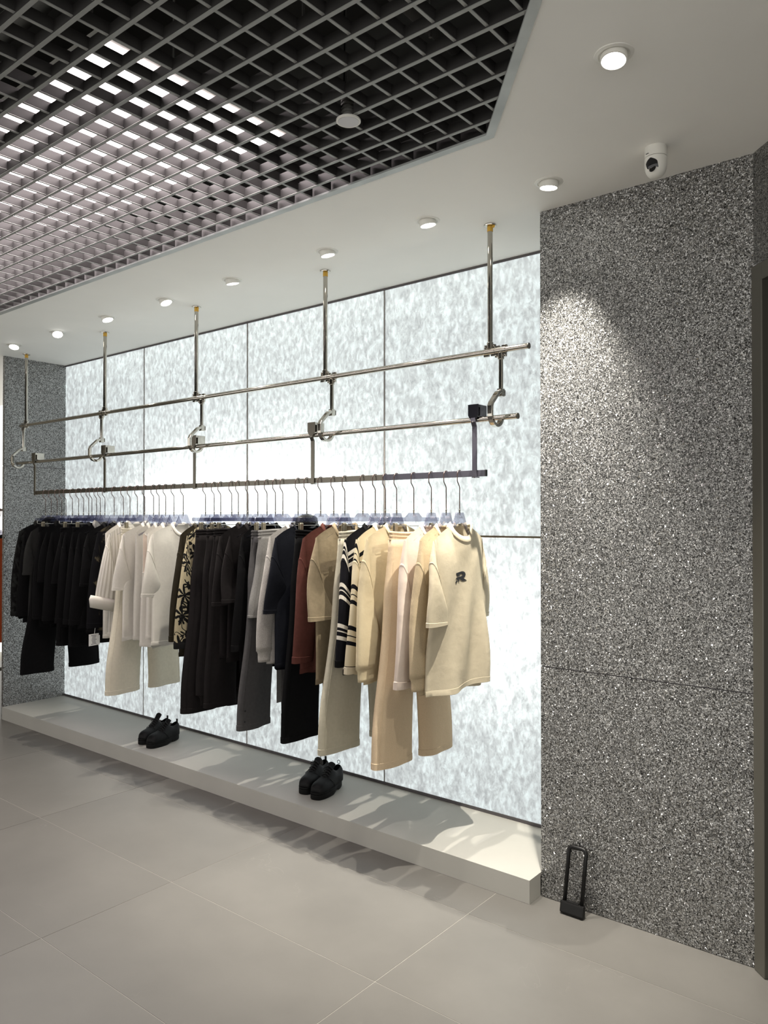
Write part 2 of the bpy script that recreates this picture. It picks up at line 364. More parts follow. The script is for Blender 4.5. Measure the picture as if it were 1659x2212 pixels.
MB().box(((XL+XR)/2, YB+0.008, 1.465), (XR-XL, 0.014, 0.016)).build('joint_strip', M['chrome_dull'], wall_back)
MB().box(((XL+XR)/2, YB+0.002, 0.104), (XR-XL, 0.012, 0.016)).build('joint_strip', M['joint'], wall_back)
MB().box(((XL+XR)/2, YB+0.002, CZ-0.006), (XR-XL, 0.012, 0.012)).build('joint_strip', M['joint'], wall_back)
# lamps inside the light box
def back_lamp(x, z, e, sx, sz):
    l = bpy.data.lights.new('light_box_lamp', 'AREA'); l.energy = e; l.shape = 'RECTANGLE'; l.size = sx; l.size_y = sz; l.color = (1.0, 0.985, 0.95)
    o = bpy.data.objects.new('light_box_lamp', l); COL.objects.link(o); o.location = (x, YB+0.28, z); o.rotation_euler = (R(-90), 0, 0); o.parent = wall_back
back_lamp(-4.0, 1.72, BACK_LAMP*1.0, 1.9, 0.25)
back_lamp(-3.0, 1.6, BACK_LAMP*0.35, 1.6, 0.3)
back_lamp(-1.9, 1.0, BACK_LAMP*0.3, 0.6, 0.6)
# ---- silver walls
def silver_wall(name, label, boxes):
    w_ = empty_structure(name, label)
    for c, d in boxes:
        MB().box((0, 0, 0), d).build('wall_panel', M['glit'], w_, loc=c)
    return w_
YW = 0.30
silver_wall('wall_right', 'sparkling grey silver glitter wall beside the backlit wall', [
    ((-1.093, YS+YW/2+0.0, 0.4725), (0.82, YW, 0.941)), ((-1.093, YS+YW/2, 1.8875), (0.82, YW, 1.881))])
MB().box((-1.093, YS+YW/2+0.008, 0.946), (0.816, YW, 0.02)).build('joint_strip', M['joint'], bpy.data.objects['wall_right'])
silver_wall('wall_left', 'sparkling silver glitter return wall at the left end of the niche', [
    ((XL-0.015, 3.225, 0.983), (0.03, 0.85, 1.965)), ((XL-0.015, 3.225, 2.398), (0.03, 0.85, 0.855))])
MB().box((XL-0.017, 3.225, 1.968), (0.03, 0.84, 0.012)).build('joint_strip', M['joint'], bpy.data.objects['wall_left'])
MB().box((XR+0.06, YB+0.20, 1.41), (0.1, 0.6, 2.9)).build('wall_end', M['lightbox']); structure(bpy.data.objects['wall_end'], 'hidden end wall of the light box niche')
# 45 degree wall at the right edge, with the bronze door frame
dgn = empty_structure('wall_diagonal', 'silver glitter wall set at an angle at the right edge, above the dark door', (-0.683, YS, 0))
dgn.rotation_euler = (0, 0, R(-45))
MB().box((1.2, 0.1, (2.43+CZ)/2+0.002), (2.4, 0.2, CZ-2.43-0.004)).build('wall_panel', M['glit'], dgn)
door = empty_structure('door_1', 'dark bronze metal door frame at the right edge', (-0.683, YS, 0)); door.rotation_euler = (0, 0, R(-45))
MB().box((0.031, 0.085, 1.213), (0.06, 0.19, 2.426)).build('door_frame', M['bronze_door'], door, bevel=0.003)
MB().box((0.70, 0.085, 2.395), (1.28, 0.19, 0.06)).build('door_frame', M['bronze_door'], door, bevel=0.003)
MB().box((1.37, 0.085, 1.213), (0.06, 0.19, 2.426)).build('door_frame', M['bronze_door'], door, bevel=0.003)
MB().box((0.70, 0.10, 1.18), (1.27, 0.05, 2.36)).build('door_leaf', M['door_dark'], door)
hd = MB().tube([(1.2, 0.07, 0.9), (1.2, 0.03, 0.92), (1.2, 0.03, 1.28), (1.2, 0.07, 1.3)], 0.012); hd.build('door_handle', M['chrome'], bpy.data.objects['door_leaf'], 40)
# ---- ceiling: plaster round the grid opening
ce = MB()
C1 = (-1.324, 2.217); C2 = (0.98, -0.45)       # grid outline: long edge then diagonal
ce.prism([(-9.5, C1[1]), (C1[0], C1[1]), (C2[0], C2[1]), (C2[0], -3.6), (3.6, -3.6), (3.6, 4.0), (-9.5, 4.0)][::-1], 'z', CZ, CZ+0.03)
ceiling = ce.build('ceiling', M['plaster']); structure(ceiling, 'white plaster ceiling around the metal grid')
pl = MB()
pl.box((-4.2, -0.6, 3.62), (10.8, 6.4, 0.05))
pl.box((-4.2, 2.45, 3.23), (10.8, 0.05, 0.75)); pl.box((1.15, -0.6, 3.23), (0.05, 6.2, 0.75)); pl.box((-9.5, -0.6, 3.23), (0.05, 6.2, 0.75)); pl.box((-4.2, -3.7, 3.23), (10.8, 0.05, 0.75))
pl.build('plenum_lining', M['plenum'], ceiling)
for k, (p0, p1, r) in enumerate([((-6, 1.35, 3.45), (0.6, 1.42, 3.45), 0.045), ((-6, 0.75, 3.4), (0.8, 0.8, 3.4), 0.06), ((-1.55, -0.5, 3.32), (-1.6, 2.4, 3.32), 0.03), ((-1.15, -0.5, 3.5), (-1.2, 2.4, 3.5), 0.05)]):
    MB().cyl(p0, p1, r, 12).build('plenum_pipe', M['plenum_pipe'], ceiling, 40)
for x, y in ((-1.5, 1.5), (-1.9, 1.1), (-1.25, 1.75), (-1.75, 1.95), (-2.3, 0.7), (-1.05, 1.45)):
    MB().cyl((x, y, 2.90), (x, y, 3.6), 0.005, 6).build('suspension_rod', M['plenum_pipe'], ceiling)
# a light panel above the grid
lp = thing('light_panel', 'bright rectangular light panel seen through the dark ceiling grid', 'light panel', (-3.52, 1.665, 3.0))
MB().box((0, 0, 0.02), (2.84, 0.82, 0.035)).build('housing', M['white_metal'], lp)
MB().box((0, 0, 0.0), (2.80, 0.80, 0.006)).build('diffuser', M['ledpanel'], lp)
for x in (-1.2, 1.2): MB().cyl((x, 0, 0.03), (x, 0, 0.6), 0.004, 6).build('hanging_rod', M['plenum_pipe'], lp)

# ---- open cell grid
grid = thing('ceiling_grid', 'dark grey open cell metal grid in the white ceiling, light panel above', 'ceiling grid', (0, 0, 0))
def diag_x(y): return C1[0] + (C1[1]-y)*(C2[0]-C1[0])/(C1[1]-C2[1])
BW, BH, BZ = 0.0115, 0.034, CZ+0.008
XG0, YG0 = -5.25, 0.05
def blade(x0, y0, x1, y1):
    b = MB(); L = math.hypot(x1-x0, y1-y0)
    al = abs(x1-x0) > abs(y1-y0)
    d = (L, BW) if al else (0.0095, L); dz = 0.0 if al else 0.006   # the long blades hang a little lower
    b.box((0, 0, BH/2+0.0012), (d[0], d[1], BH-0.0024)); b.box((0, 0, 0), (d[0], d[1], 0.0024), mi=1)
    return b.build('blade', [M['blade'], M['blade_lip']], grid, loc=((x0+x1)/2, (y0+y1)/2, BZ+dz))
GAP = (-1.705, -1.560)     # the built-in spotlight interrupts one blade
k = 0
while True:
    x = -0.043 - 0.1007*k; k += 1
    if x < XG0: break
    # diagonal limits the upper end
    ytop = min(C1[1]-0.012, C1[1] - (x-C1[0])*(C1[1]-C2[1])/(C2[0]-C1[0]) - 0.02)
    if ytop > YG0+0.1: blade(x, YG0, x, ytop)
y = 2.131
while y > YG0:
    xe = diag_x(y)-0.02
    if abs(y-1.83) < 0.03:
        blade(XG0, y, -1.668, y); blade(-1.602, y, xe, y)
    else: blade(XG0, y, xe, y)
    y -= 0.1003
FW = 0.03
dv = Vector((C2[0]-C1[0], C2[1]-C1[1])).normalized(); nv = Vector((dv.y, -dv.x)); nv = -nv if nv.y > 0 else nv
i1 = (C1[0]-0.012, C1[1]-FW)
MB().prism([(XG0, C1[1]), C1, i1, (XG0, C1[1]-FW)], 'z', CZ-0.003, CZ+0.004).build('edge_frame', M['frame'], grid)
MB().prism([C1, C2, (C2[0]+nv.x*FW, C2[1]+nv.y*FW), i1], 'z', CZ-0.003, CZ+0.004).build('edge_frame', M['frame'], grid)
MB().prism([(XG0, C1[1]+0.002), (C1[0], C1[1]+0.002), (C1[0], C1[1]-0.002), (XG0, C1[1]-0.002)], 'z', CZ+0.004, CZ+0.10).build('edge_flange', M['blade'], grid)
# round spotlight in the grid
sl = thing('grid_spotlight', 'round pale unlit spotlight set into the dark ceiling grid', 'spotlight', (-1.635, 1.838, CZ-0.002))
MB().lathe([(0.0, 0.0), (0.033, 0.0), (0.033, 0.004), (0, 0.004)], 32).build('diffuser', M['lens_off'], sl, 40)
MB().lathe([(0.033, 0.001), (0.036, -0.001), (0.0395, 0.001), (0.0395, 0.006), (0.030, 0.012), (0.030, 0.008), (0.033, 0.006)], 32).build('trim_ring', M['white_metal'], sl, 40)
pr = [(0.0, 0.012)]
for i in range(6): pr += [(0.024, 0.014+i*0.012), (0.024, 0.019+i*0.012), (0.019, 0.020+i*0.012), (0.019, 0.025+i*0.012)]
pr += [(0.0, 0.09)]
MB().lathe(pr, 20).build('heat_sink', M['plenum_pipe'], sl, 30)
MB().tube([(-0.02, 0.0, 0.09), (-0.025, 0.01, 0.3), (-0.02, 0, 0.5)], 0.003, 6).build('cable', M['black_plastic'], sl)

# ================================================================ PLATFORM
pf = thing('display_platform', 'long low beige platform along the foot of the backlit wall', 'platform', ((XL-1.506)/2, 2.79, 0))
Lp = -1.506-XL
MB().box((0, 0.255, 0.0885), (Lp, 0.51, 0.015)).build('top_slab', M['platform'], pf)
MB().box((0, 0.0055, 0.0408), (Lp, 0.011, 0.0803)).build('front_panel', M['platform'], pf)
MB().box((Lp/2-0.0055, 0.053, 0.0408), (0.011, 0.083, 0.0803)).build('end_panel', M['platform'], pf)

# ================================================================ DOWNLIGHTS
def downlight(x, y, label, tilt, az, sw=1.0, ang=70, lens=True, blend=0.6, group=None):
    """recessed gimbal spot; tilt from straight down towards azimuth az (degrees, 0 = +x, 90 = +y)"""
    t = thing('downlight', label, 'downlight', (x, y, CZ), group=group)
    MB().lathe([(0.041, -0.001), (0.043, -0.004), (0.0525, -0.002), (0.0535, 0.0), (0.041, 0.001)], 40).build('trim_ring', M['white_metal'], t, 50)
    rot = Matrix.Rotation(R(az), 3, 'Z') @ Matrix.Rotation(R(-tilt), 3, 'Y')
    d = rot @ Vector((0, 0, -1))
    cup = MB().lathe([(0.034, 0.02), (0.0365, -0.014), (0.0365, -0.019), (0.033, -0.0195), (0.031, -0.017), (0.031, 0.01)], 32, rot=rot)
    c = cup.build('lamp_cup', M['white_metal'], t, 40); c.location = (0, 0, -0.002)
    l = MB().lathe([(0.0, -0.0185), (0.0312, -0.0175), (0.0312, -0.016), (0, -0.016)], 32, rot=rot).build('lens', M['lens'], c, 40)
    L = bpy.data.lights.new('spot_lamp', 'SPOT'); L.energy = SPOT_W*sw; L.spot_size = R(ang); L.spot_blend = blend; L.shadow_soft_size = 0.010; L.color = (1.0, 0.945, 0.84)
    so = bpy.data.objects.new('spot_lamp', L); COL.objects.link(so); so.parent = t
    so.location = Vector((0, 0, -0.002)) + d*0.024
    so.rotation_euler = d.to_track_quat('-Z', 'Y').to_euler()
    return t
D = [(-0.832, 2.029, 'white recessed downlight glowing, nearest the top right corner of the ceiling', 10, -85, 1.1, 95),
     (-1.343, 2.650, 'lit recessed downlight just left of the white security camera', 7, 150, 3.5, 66, 1.0),
     (-1.919, 2.665, 'lit recessed downlight left of the rightmost ceiling post', 10, 60, 1.6, 75),
     (-2.510, 2.670, 'lit recessed downlight just above the second ceiling post from the right', 12, 60, 1.45, 75),
     (-3.204, 2.672, 'recessed downlight midway between the second and third posts from the right', 12, 80, 1.3, 75),
     (-3.799, 2.671, 'recessed downlight tilted away, just left of the third ceiling post from right', 24, 20, 0.85, 75),
     (-4.407, 2.667, 'recessed downlight tilted away, behind the second ceiling post from the left', 20, 20, 0.85, 75),
     (-5.027, 2.672, 'recessed downlight tilted right, second from the left end of the row', 30, -20, 0.85, 75),
     (-5.635, 2.667, 'leftmost recessed downlight, glowing white above the left ceiling post', 24, -40, 0.85, 75)]
for x, y, lab, ti, az, sw, an, *bl in D: downlight(x, y, lab, ti, az, sw, an, blend=bl[0] if bl else 0.6)

# ---- security camera
cc = thing('security_camera', 'small white dome security camera hanging from the ceiling above the glitter wall', 'camera', (-0.932, 2.632, CZ), R(-98))
MB().lathe([(0.0, 0.0), (0.0355, 0.0), (0.0365, -0.006), (0.037, -0.036), (0.0, -0.036)], 32).build('base', M['white_metal'], cc, 40)
prof = [(0.0368, -0.0375)] + [(0.0368*math.cos(a)**0.75, -0.060-0.045*math.sin(a)) for a in [R(x) for x in range(0, 90, 9)]] + [(0.0, -0.105)]
MB().lathe([(0.0, -0.0375)] + prof, 32).build('head', M['white_metal'], cc, 40)
# curved black lens window on the side facing the room (local +x)
wn = MB(); rs = []
for i in range(15):
    tt = i/14; z = -0.046-0.056*tt
    rad = 0.0372 if z > -0.060 else 0.0368*max(0.02, 1-((-z-0.060)/0.045)**2)**0.5*1.01+0.0006
    hw = R(33)*math.sin(math.pi*min(0.5, tt*1.6+0.03)) if tt < 0.3 else R(33)
    ctr = R(0) + R(8)*tt + R(22)*tt**3
    rs.append([(rad*math.cos(ctr+hw*(j/6-1)), rad*math.sin(ctr+hw*(j/6-1)), z) for j in range(13)])
g = MB(); n = 13
g.add([p for r in rs for p in r], [(k*n+i, k*n+i+1, (k+1)*n+i+1, (k+1)*n+i) for k in range(14) for i in range(12)])
g.build('lens_window', M['black_gloss'], cc, 0)
MB().lathe([(0.0, 0.0), (0.010, 0.0), (0.012, -0.003), (0.0, -0.003)], 20, c=(0.034, 0.004, -0.082), rot=Matrix.Rotation(R(75), 3, 'Y')).build('lens', M['black_plastic'], cc, 40)
MB().box((0.0355, -0.012, -0.028), (0.003, 0.011, 0.0018), Matrix.Rotation(R(-18), 3, 'Z')).build('printed_mark', M['ink'], cc)

# ================================================================ CEILING RACK
POSTX = [-5.875, -4.772, -3.775, -2.715, -1.737]
DROPX = [-5.916, -4.812, -3.722, -2.669, -1.684]
ZU, ZL = 2.275, 1.985          # pipe axes
rack = thing('ceiling_rack', 'chrome pipe rack with five ceiling posts and curved hooks', 'rack', (0, YR, 0))
up = MB().cyl((-5.965, 0, ZU), (-1.552, 0, ZU), 0.0125, 20).build('upper_pipe', M['chrome'], rack, 40)
cap = MB().lathe([(0.0, 0.0), (0.0118, 0.0), (0.0130, 0.0015), (0.0130, 0.006), (0.0, 0.006)], 20, rot=Matrix.Rotation(R(90), 3, 'Y')).build('end_cap', M['chrome_dull'], up, 40); cap.location = (-1.5545, 0, ZU)
def screw(parent, c, mat='chrome'):
    o = MB().lathe([(0.0, -0.0035), (0.0022, -0.003), (0.0034, 0.0), (0.0034, 0.002), (0, 0.002)], 10, rot=Matrix.Rotation(R(-90), 3, 'X')).build('bolt', M[mat], parent, 50); o.location = c; return o
for k in range(5):
    xp, xd = POSTX[k], DROPX[k]
    post = MB().cyl((xp, 0, ZU+0.012), (xp, 0, CZ-0.003), 0.0115, 20).build('ceiling_post', M['chrome'], rack, 40)
    MB().lathe([(0.0, 0.0), (0.026, 0.0), (0.027, -0.002), (0.026, -0.0055), (0.0125, -0.007), (0.0, -0.007)], 28, c=(xp, 0, CZ-0.0005)).build('flange', M['chrome'], post, 40)
    tp = MB().lathe([(0.0123, -0.008), (0.0127, -0.008), (0.0127, -0.030), (0.0123, -0.030)], 20, c=(xp, 0, CZ))
    if k in (0, 2, 4): tp.box((xp+0.019, -0.004, CZ-0.014+0.002*k-0.004), (0.014, 0.0015, 0.012), Matrix.Rotation(R(25), 3, 'Y'))
    tp.build('tape_wrap', M['tape'], post, 40)
    # tee clamps: post above, drop below
    for sx, top in ((xp, True), (xd, False)):
        sg = 1 if top else -1
        cl = MB(); cl.tube([(sx-0.026, 0, ZU), (sx+0.026, 0, ZU)], 0.0150, 18)
        cl.cyl((sx, 0, ZU+sg*0.012), (sx, 0, ZU+sg*0.040), 0.0145, 16)
        for dx in (-0.021, 0.021):
            cl.box((sx+dx, 0, ZU+sg*0.0205), (0.012, 0.012, 0.019)); cl.box((sx+dx*0.85, 0, ZU-sg*0.0165), (0.026, 0.010, 0.009))
        co = cl.build('clamp', M['chrome'], rack, 30, bevel=0.0015)
        for dx in (-0.022, 0.022): screw(co, (sx+dx, -0.0065, ZU+sg*0.022))
        screw(co, (sx-0.005, -0.0145, ZU+sg*0.033))
    drop = MB().cyl((xd, 0, ZU-0.012), (xd, 0, 2.088), 0.0100, 18).build('drop_tube', M['chrome'], rack, 40)
    so = MB().box((xd, 0.0, 2.0925), (0.024, 0.026, 0.034)).build('socket', M['chrome'], drop, bevel=0.002)
    MB().box((xd+0.002, 0.0165, 2.0925), (0.018, 0.008, 0.024)).build('socket_lug', M['chrome_dull'], drop, bevel=0.001)
    screw(drop, (xd-0.002, -0.0135, 2.099)); screw(drop, (xd-0.002, -0.0135, 2.083))
    # C hook in the plane across the rail, bar section
    path = [(xd, -0.008, 2.098), (xd, -0.030, 2.088), (xd, -0.081, 2.040), (xd, -0.087, 2.026), (xd, -0.087, 1.993)]
    path += [(xd, -0.042-0.045*math.cos(R(a)), 1.993-0.045*math.sin(R(a))) for a in range(12, 173, 16)]
    hk = MB().tube(path, 0, sec=[(-0.0115, -0.0075), (0.0115, -0.0075), (0.0115, 0.0075), (-0.0115, 0.0075)], up=(1, 0, 0))
    hk.build('hook_arm', M['chrome'], rack, bevel=0.0025)
# ---- the rail that lies in the hooks
YL = -0.008; RY = -0.005      # pipe and garment rail offsets from the post line
rail = thing('hanging_rail', 'chrome pipe lying in the hooks, carrying the flat garment rail on straps', 'rail', (0, YR, 0))
lpipe = MB().cyl((-6.0, YL, ZL), (-1.60, YL, ZL), 0.0125, 20).build('lower_pipe', M['chrome'], rail, 40)
cap2 = MB().lathe([(0.0, 0.0), (0.0118, 0.0), (0.0130, 0.0015), (0.0130, 0.006), (0.0, 0.006)], 20, rot=Matrix.Rotation(R(90), 3, 'Y')).build('end_cap', M['chrome_dull'], lpipe, 40); cap2.location = (-1.6025, YL, ZL)
STRAPX = [-5.705, -4.745, -3.770, -2.789, -1.807]
RZ0, RZ1 = 1.7375, 1.7645
for k, x in enumerate(STRAPX):
    film = (k == 4)
    m1 = M['rail_film'] if film else M['chrome_dull']
    bl = MB().prism([(YL-0.004, 2.050), (YL+0.052, 2.050), (YL+0.052, 1.995), (YL+0.036, 1.985), (YL+0.018, 1.999), (YL+0.0, 2.0005), (YL-0.004, 2.0)][::-1], 'x', x-0.026, x+0.026)
    bo = bl.build('bracket_block', M['black_gloss'] if film else M['chrome'], rail, bevel=0.002)
    fp = MB().prism([(x-0.026, 2.051), (x+0.026, 2.051), (x+0.026, 2.004), (x+0.018, 1.990), (x+0.009, 1.983), (x-0.009, 1.983), (x-0.018, 1.990), (x-0.026, 2.004)], 'y', YL-0.0205, YL-0.0155)
    fo = fp.build('face_plate', M['black_gloss'] if film else M['chrome_dull'], bo, bevel=0.0008)
    MB().box((x, YL-0.010, 2.043), (0.052, 0.012, 0.012)).build('top_lip', M['black_gloss'] if film else M['chrome'], bo)
    st = MB().tube([(x, YL-0.018, 1.992), (x, YL-0.018, 1.975), (x, RY-0.0105, 1.955), (x, RY-0.0105, RZ0-0.003)], 0, sec=[(-0.011, -0.003), (0.011, -0.003), (0.011, 0.003), (-0.011, 0.003)], up=(1, 0, 0))
    so = st.build('strap', m1, rail)
    screw(so, (x, YL-0.0215, 1.975))
    MB().box((x, RY-0.0035, RZ0-0.0035), (0.026, 0.022, 0.004)).build('rail_clip', m1, so); 
    screw(so, (x, RY-0.0145, RZ0-0.004), 'chrome_dull')
MB().box(((-5.715-2.33)/2, RY, (RZ0+RZ1)/2), (5.715-2.33, 0.013, RZ1-RZ0)).build('garment_rail', M['chrome_dull'], rail, bevel=0.0012)
MB().box(((-2.33-1.757)/2, RY, (RZ0+RZ1)/2), (2.33-1.757, 0.0134, RZ1-RZ0+0.0006)).build('garment_rail', M['rail_film'], rail, bevel=0.0012)
MB().box((-1.7555, RY, (RZ0+RZ1)/2), (0.006, 0.0145, RZ1-RZ0+0.002)).build('end_cap', M['black_gloss'], rail, bevel=0.001)
#PART2#
# ================================================================ HANGERS
HX = [-5.561, -5.479, -5.392, -5.326, -5.268, -5.179, -5.097, -5.03, -4.963, -4.921, -4.862, -4.816, -4.758, -4.645, -4.536, -4.46, -4.376, -4.294, -4.198, -4.139, -4.071, -3.986, -3.893, -3.679, -3.598, -3.539, -3.441, -3.384, -3.302, -3.221, -3.146, -3.08, -3.022, -2.906, -2.842, -2.742, -2.651, -2.576, -2.457, -2.378, -2.315, -2.247, -2.146, -2.046, -1.964, -1.892]
HZ = 1.580      # top of the hanger head
wr = 0.0023
def hook_path():
    r = 0.0205; zc = RZ1 + 0.0035 - r + 0.0
    p = [(0, r*math.cos(R(a)), zc + r*math.sin(R(a))) for a in range(-25, 181, 14)]
    p += [(0, -r, zc-0.02), (0, -r, 1.722), (0, -r+0.002, 1.717), (0, -0.002, 1.697), (0, 0, 1.690), (0, 0, HZ+0.004)]
    return p
wire_proto = top_proto = None
def make_hanger(kind):
    t = thing('hanger', '', 'hanger')
    wi = MB().tube([(a, b, c-HZ) for a, b, c in hook_path()], wr, 8, up=(1, 0, 0)).build('hook', M['hookwire'], t, 0)
    MB().lathe([(0.0, 0.016), (0.0038, 0.016), (0.0038, 0.009), (0.0032, 0.008), (0.0032, -0.012), (0.0, -0.012)], 10).build('hook_socket', M['chrome'], wi, 40)
    if kind == 'top':
        half = [(0.028, 0.0), (0.036, -0.018), (0.050, -0.044), (0.060, -0.066), (0.078, -0.086), (0.10, -0.100), (0.13, -0.113), (0.150, -0.123)]
        low = [(0.146, -0.132), (0.125, -0.124), (0.095, -0.112), (0.068, -0.092), (0.045, -0.062), (0.025, -0.050), (0.010, -0.045)]
        pts = half + low; pts = pts + [(-a, b) for a, b in reversed(pts)]
        MB().prism(pts, 'x', -0.0055, 0.0055).build('hanger_body', M['acrylic'], t, bevel=0.0012)
    else:
        half = [(0.034, 0.0), (0.060, -0.020), (0.190, -0.020), (0.194, -0.024), (0.194, -0.036), (0.190, -0.040)]
        pts = half + [(-a, b) for a, b in reversed(half)]
        bd = MB().prism(pts, 'x', -0.005, 0.005).build('hanger_body', M['acrylic'], t, bevel=0.001)
        rod = MB().tube([(0, -0.178, -0.038), (0, -0.178, -0.056), (0, -0.174, -0.060), (0, 0.174, -0.060), (0, 0.178, -0.056), (0, 0.178, -0.038)], 0.0016, 8, up=(1, 0, 0)).build('clip_rod', M['chrome'], t, 40)
        for y in (-0.136, 0.136):
            c = MB()
            c.prism([(0.0035, -0.046), (0.0085, -0.052), (0.0075, -0.066), (0.0062, -0.098), (0.0035, -0.098)], 'y', y-0.010, y+0.010)
            c.prism([(-0.0035, -0.046), (-0.0085, -0.052), (-0.0075, -0.066), (-0.0062, -0.098), (-0.0035, -0.098)][::-1], 'y', y-0.010, y+0.010)
            c.build('clip', M['clip'], t, bevel=0.001)
        # engraved lettering on the head
    cu = bpy.data.curves.new('lettering', 'FONT'); cu.body = 'AAN' ; cu.size = 0.016; cu.extrude = 0.0002; cu.align_x = 'CENTER'; cu.resolution_u = 2
    tmp = bpy.data.objects.new('tmp', cu); COL.objects.link(tmp)
    bpy.context.view_layer.update()
    me = bpy.data.meshes.new_from_object(tmp.evaluated_get(bpy.context.evaluated_depsgraph_get())); bpy.data.objects.remove(tmp)
    me.materials.clear(); me.materials.append(M['acrylic_edge']); me.name = 'lettering'
    lo = bpy.data.objects.new('lettering', me); COL.objects.link(lo); lo.parent = t
    lo.rotation_euler = (R(90), 0, R(90)); lo.location = (0.0059, 0, -0.026 if kind == 'top' else -0.018)
    return t
protos = {}
def copy_tree(o, parent=None):
    c = o.copy(); COL.objects.link(c); c.parent = parent
    for ch in list(o.children): copy_tree(ch, c)
    return c
def place_hanger(i, kind, label, rz):
    if kind not in protos: protos[kind] = o = make_hanger(kind)
    else: o = copy_tree(protos[kind])
    o.location = (HX[i], YR+RY, HZ); o.rotation_euler = (0, 0, rz); o['label'] = label; o['group'] = 'hangers along the garment rail'
    return o

# ================================================================ GARMENTS
def sstep(a, b, x):
    t = max(0, min(1, (x-a)/(b-a))); return t*t*(3-2*t)
def make_top(name, label, cat, i, mat, L=0.72, W=0.21, neck=0.088, nd=0.075, sl='short', sw=0.066, D=0.021, flare=0.06, fold=0.0105, seed=0, cuff=None,
             hem=True, collar='crew', rz=0.0, sleeve_len=None, mats=None, out=0.022, zt=1.518, drop=0.058, cuff_mat=None, collar_mat=None, group=None, sleeve_mat=None, armh=0.175):
    rnd = random.Random(seed*13+5); W *= 0.92; L -= 0.025; out *= 0.5
    t = thing(name, label, cat, (HX[i], YR+RY, zt), rz, group)
    NS, NT = 30, 26
    ph = [rnd.uniform(0, 6.28) for _ in range(6)]; fq = [rnd.uniform(2.2, 3.4), rnd.uniform(4.5, 6.5), rnd.uniform(8, 11)]
    sn = neck/W
    def zt_(s, front):
        a = abs(s)
        if a < sn:
            q = math.sqrt(max(0, 1-(a/sn)**2)); return -nd*q if front else 0.002-0.014*q
        u = (a-sn)/(1-sn); return -drop*(0.75*u+0.25*u**3)
    def hw(t): return W*(1 + flare*t - 0.02*math.sin(math.pi*min(1, t*1.6)))
    def P(s, tt, front, off=0.0):
        a = abs(s)
        z0 = zt_(s, front); z1 = -L + 0.012*math.sin(s*2.2+ph[0])*(1 if front else -1)
        z = z0+(z1-z0)*tt
        prof = (1-a**3.0)**0.55
        if tt == 0 and a >= sn: x = 0.0
        else:
            base = D*(0.35+0.65*sstep(0, 0.22, tt)) + 0.02*max(0, 1-(a/sn)**2)*(1-sstep(0, .2, tt))*1.3
            if a >= sn: base *= sstep(-0.02, 0.10, tt)
            x = base*prof
            f = fold*sstep(0.12, 0.9, tt)*(math.sin(fq[0]*s+ph[1])*1.3+math.sin(fq[1]*s+ph[2]+tt*1.2)+0.5*math.sin(fq[2]*s+ph[3]-tt*2))
            fm = fold*0.45*sstep(0.05, 0.5, tt)*math.sin(7*s+ph[4]+5*tt)*prof
            x = x + f*0.75 + fm if front else x - f*0.75 - fm*0.6
        x += off*prof
        y = s*hw(tt) + (off*(1 if s > 0 else -1) if a > 0.95 else 0)
        return Vector((x if front else -x, y, z))
    def ring(tt, off=0.0):
        pts = [P(-1+2*k/NS, tt, True, off) for k in range(NS+1)] + [P(1-2*k/NS, tt, False, off) for k in range(1, NS)]
        return pts
    ss = [-1+2*k/NS for k in range(NS+1)] + [1-2*k/NS for k in range(1, NS)]
    rs = []; uv = []
    for k in range(NT+1):
        tt = k/NT; rs.append(ring(tt)); uv += [(0.5+s*W+(0.0 if j <= NS else 1.3), 0.001+tt*L) for j, s in enumerate(ss)]
    mt = mats or mat
    MB().rings(rs, False, False, uv).build('torso', mat, t, 0)
    if hem:
        h0 = 1-0.022/L
        MB().rings([ring(h0-0.002, 0.0002), ring(h0, 0.0015), ring(1.001, 0.0015), ring(1.003, 0.0)], False, False, [(0.1, 0.1)]*(4*len(ss))).build('hem_band', mat, t, 30)
    # neck
    if collar:
        loop = [P(-sn+2*sn*k/14, 0.0, True) for k in range(15)] + [P(sn-2*sn*k/14, 0.0, False) for k in range(1, 14)]
        loop = [Vector((p.x+0.001*(1 if p.x > 0 else -1), p.y, p.z+0.003)) for p in loop]
        hc = {'crew': 0.006, 'mock': 0.010, 'polo': 0.014}.get(collar, 0.006)
        inner = []
        cen = Vector((0, 0, 0))
        for p in loop: inner.append(Vector((p.x*0.84, p.y*0.86, p.z+hc*1.6+0.004)))
        A = [Vector((p.x*1.05+ (0.0015 if p.x > 0 else -0.0015), p.y*1.03, p.z-0.004)) for p in loop]
        B = [Vector((p.x*1.04+ (0.003 if p.x > 0 else -0.003), p.y*1.0, p.z+hc*0.6)) for p in loop]
        Cc = [Vector((p.x*0.90, p.y*0.86, p.z+hc*0.6)) for p in loop]
        MB().rings([A, B, inner, Cc], False, False, [(0.1, 0.1)]*(4*len(loop))).build('collar', collar_mat or mat, t, 0)
        if collar == 'polo':
            for sg in (-1, 1):
                pts = [Vector((0.030, sg*0.012, -0.070)), Vector((0.036, sg*0.055, -0.055)), Vector((0.020, sg*0.085, 0.0)), Vector((0.008, sg*0.07, 0.026)), Vector((0.016, sg*0.035, -0.01))]
                fb = MB(); fb.add(pts+[p-Vector((0.003, 0, 0)) for p in pts], [(0, 1, 2, 3, 4), (9, 8, 7, 6, 5)]+[(a, (a+1) % 5, 5+(a+1) % 5, 5+a) for a in range(5)])
                fb.build('collar_flap', collar_mat or mat, t)
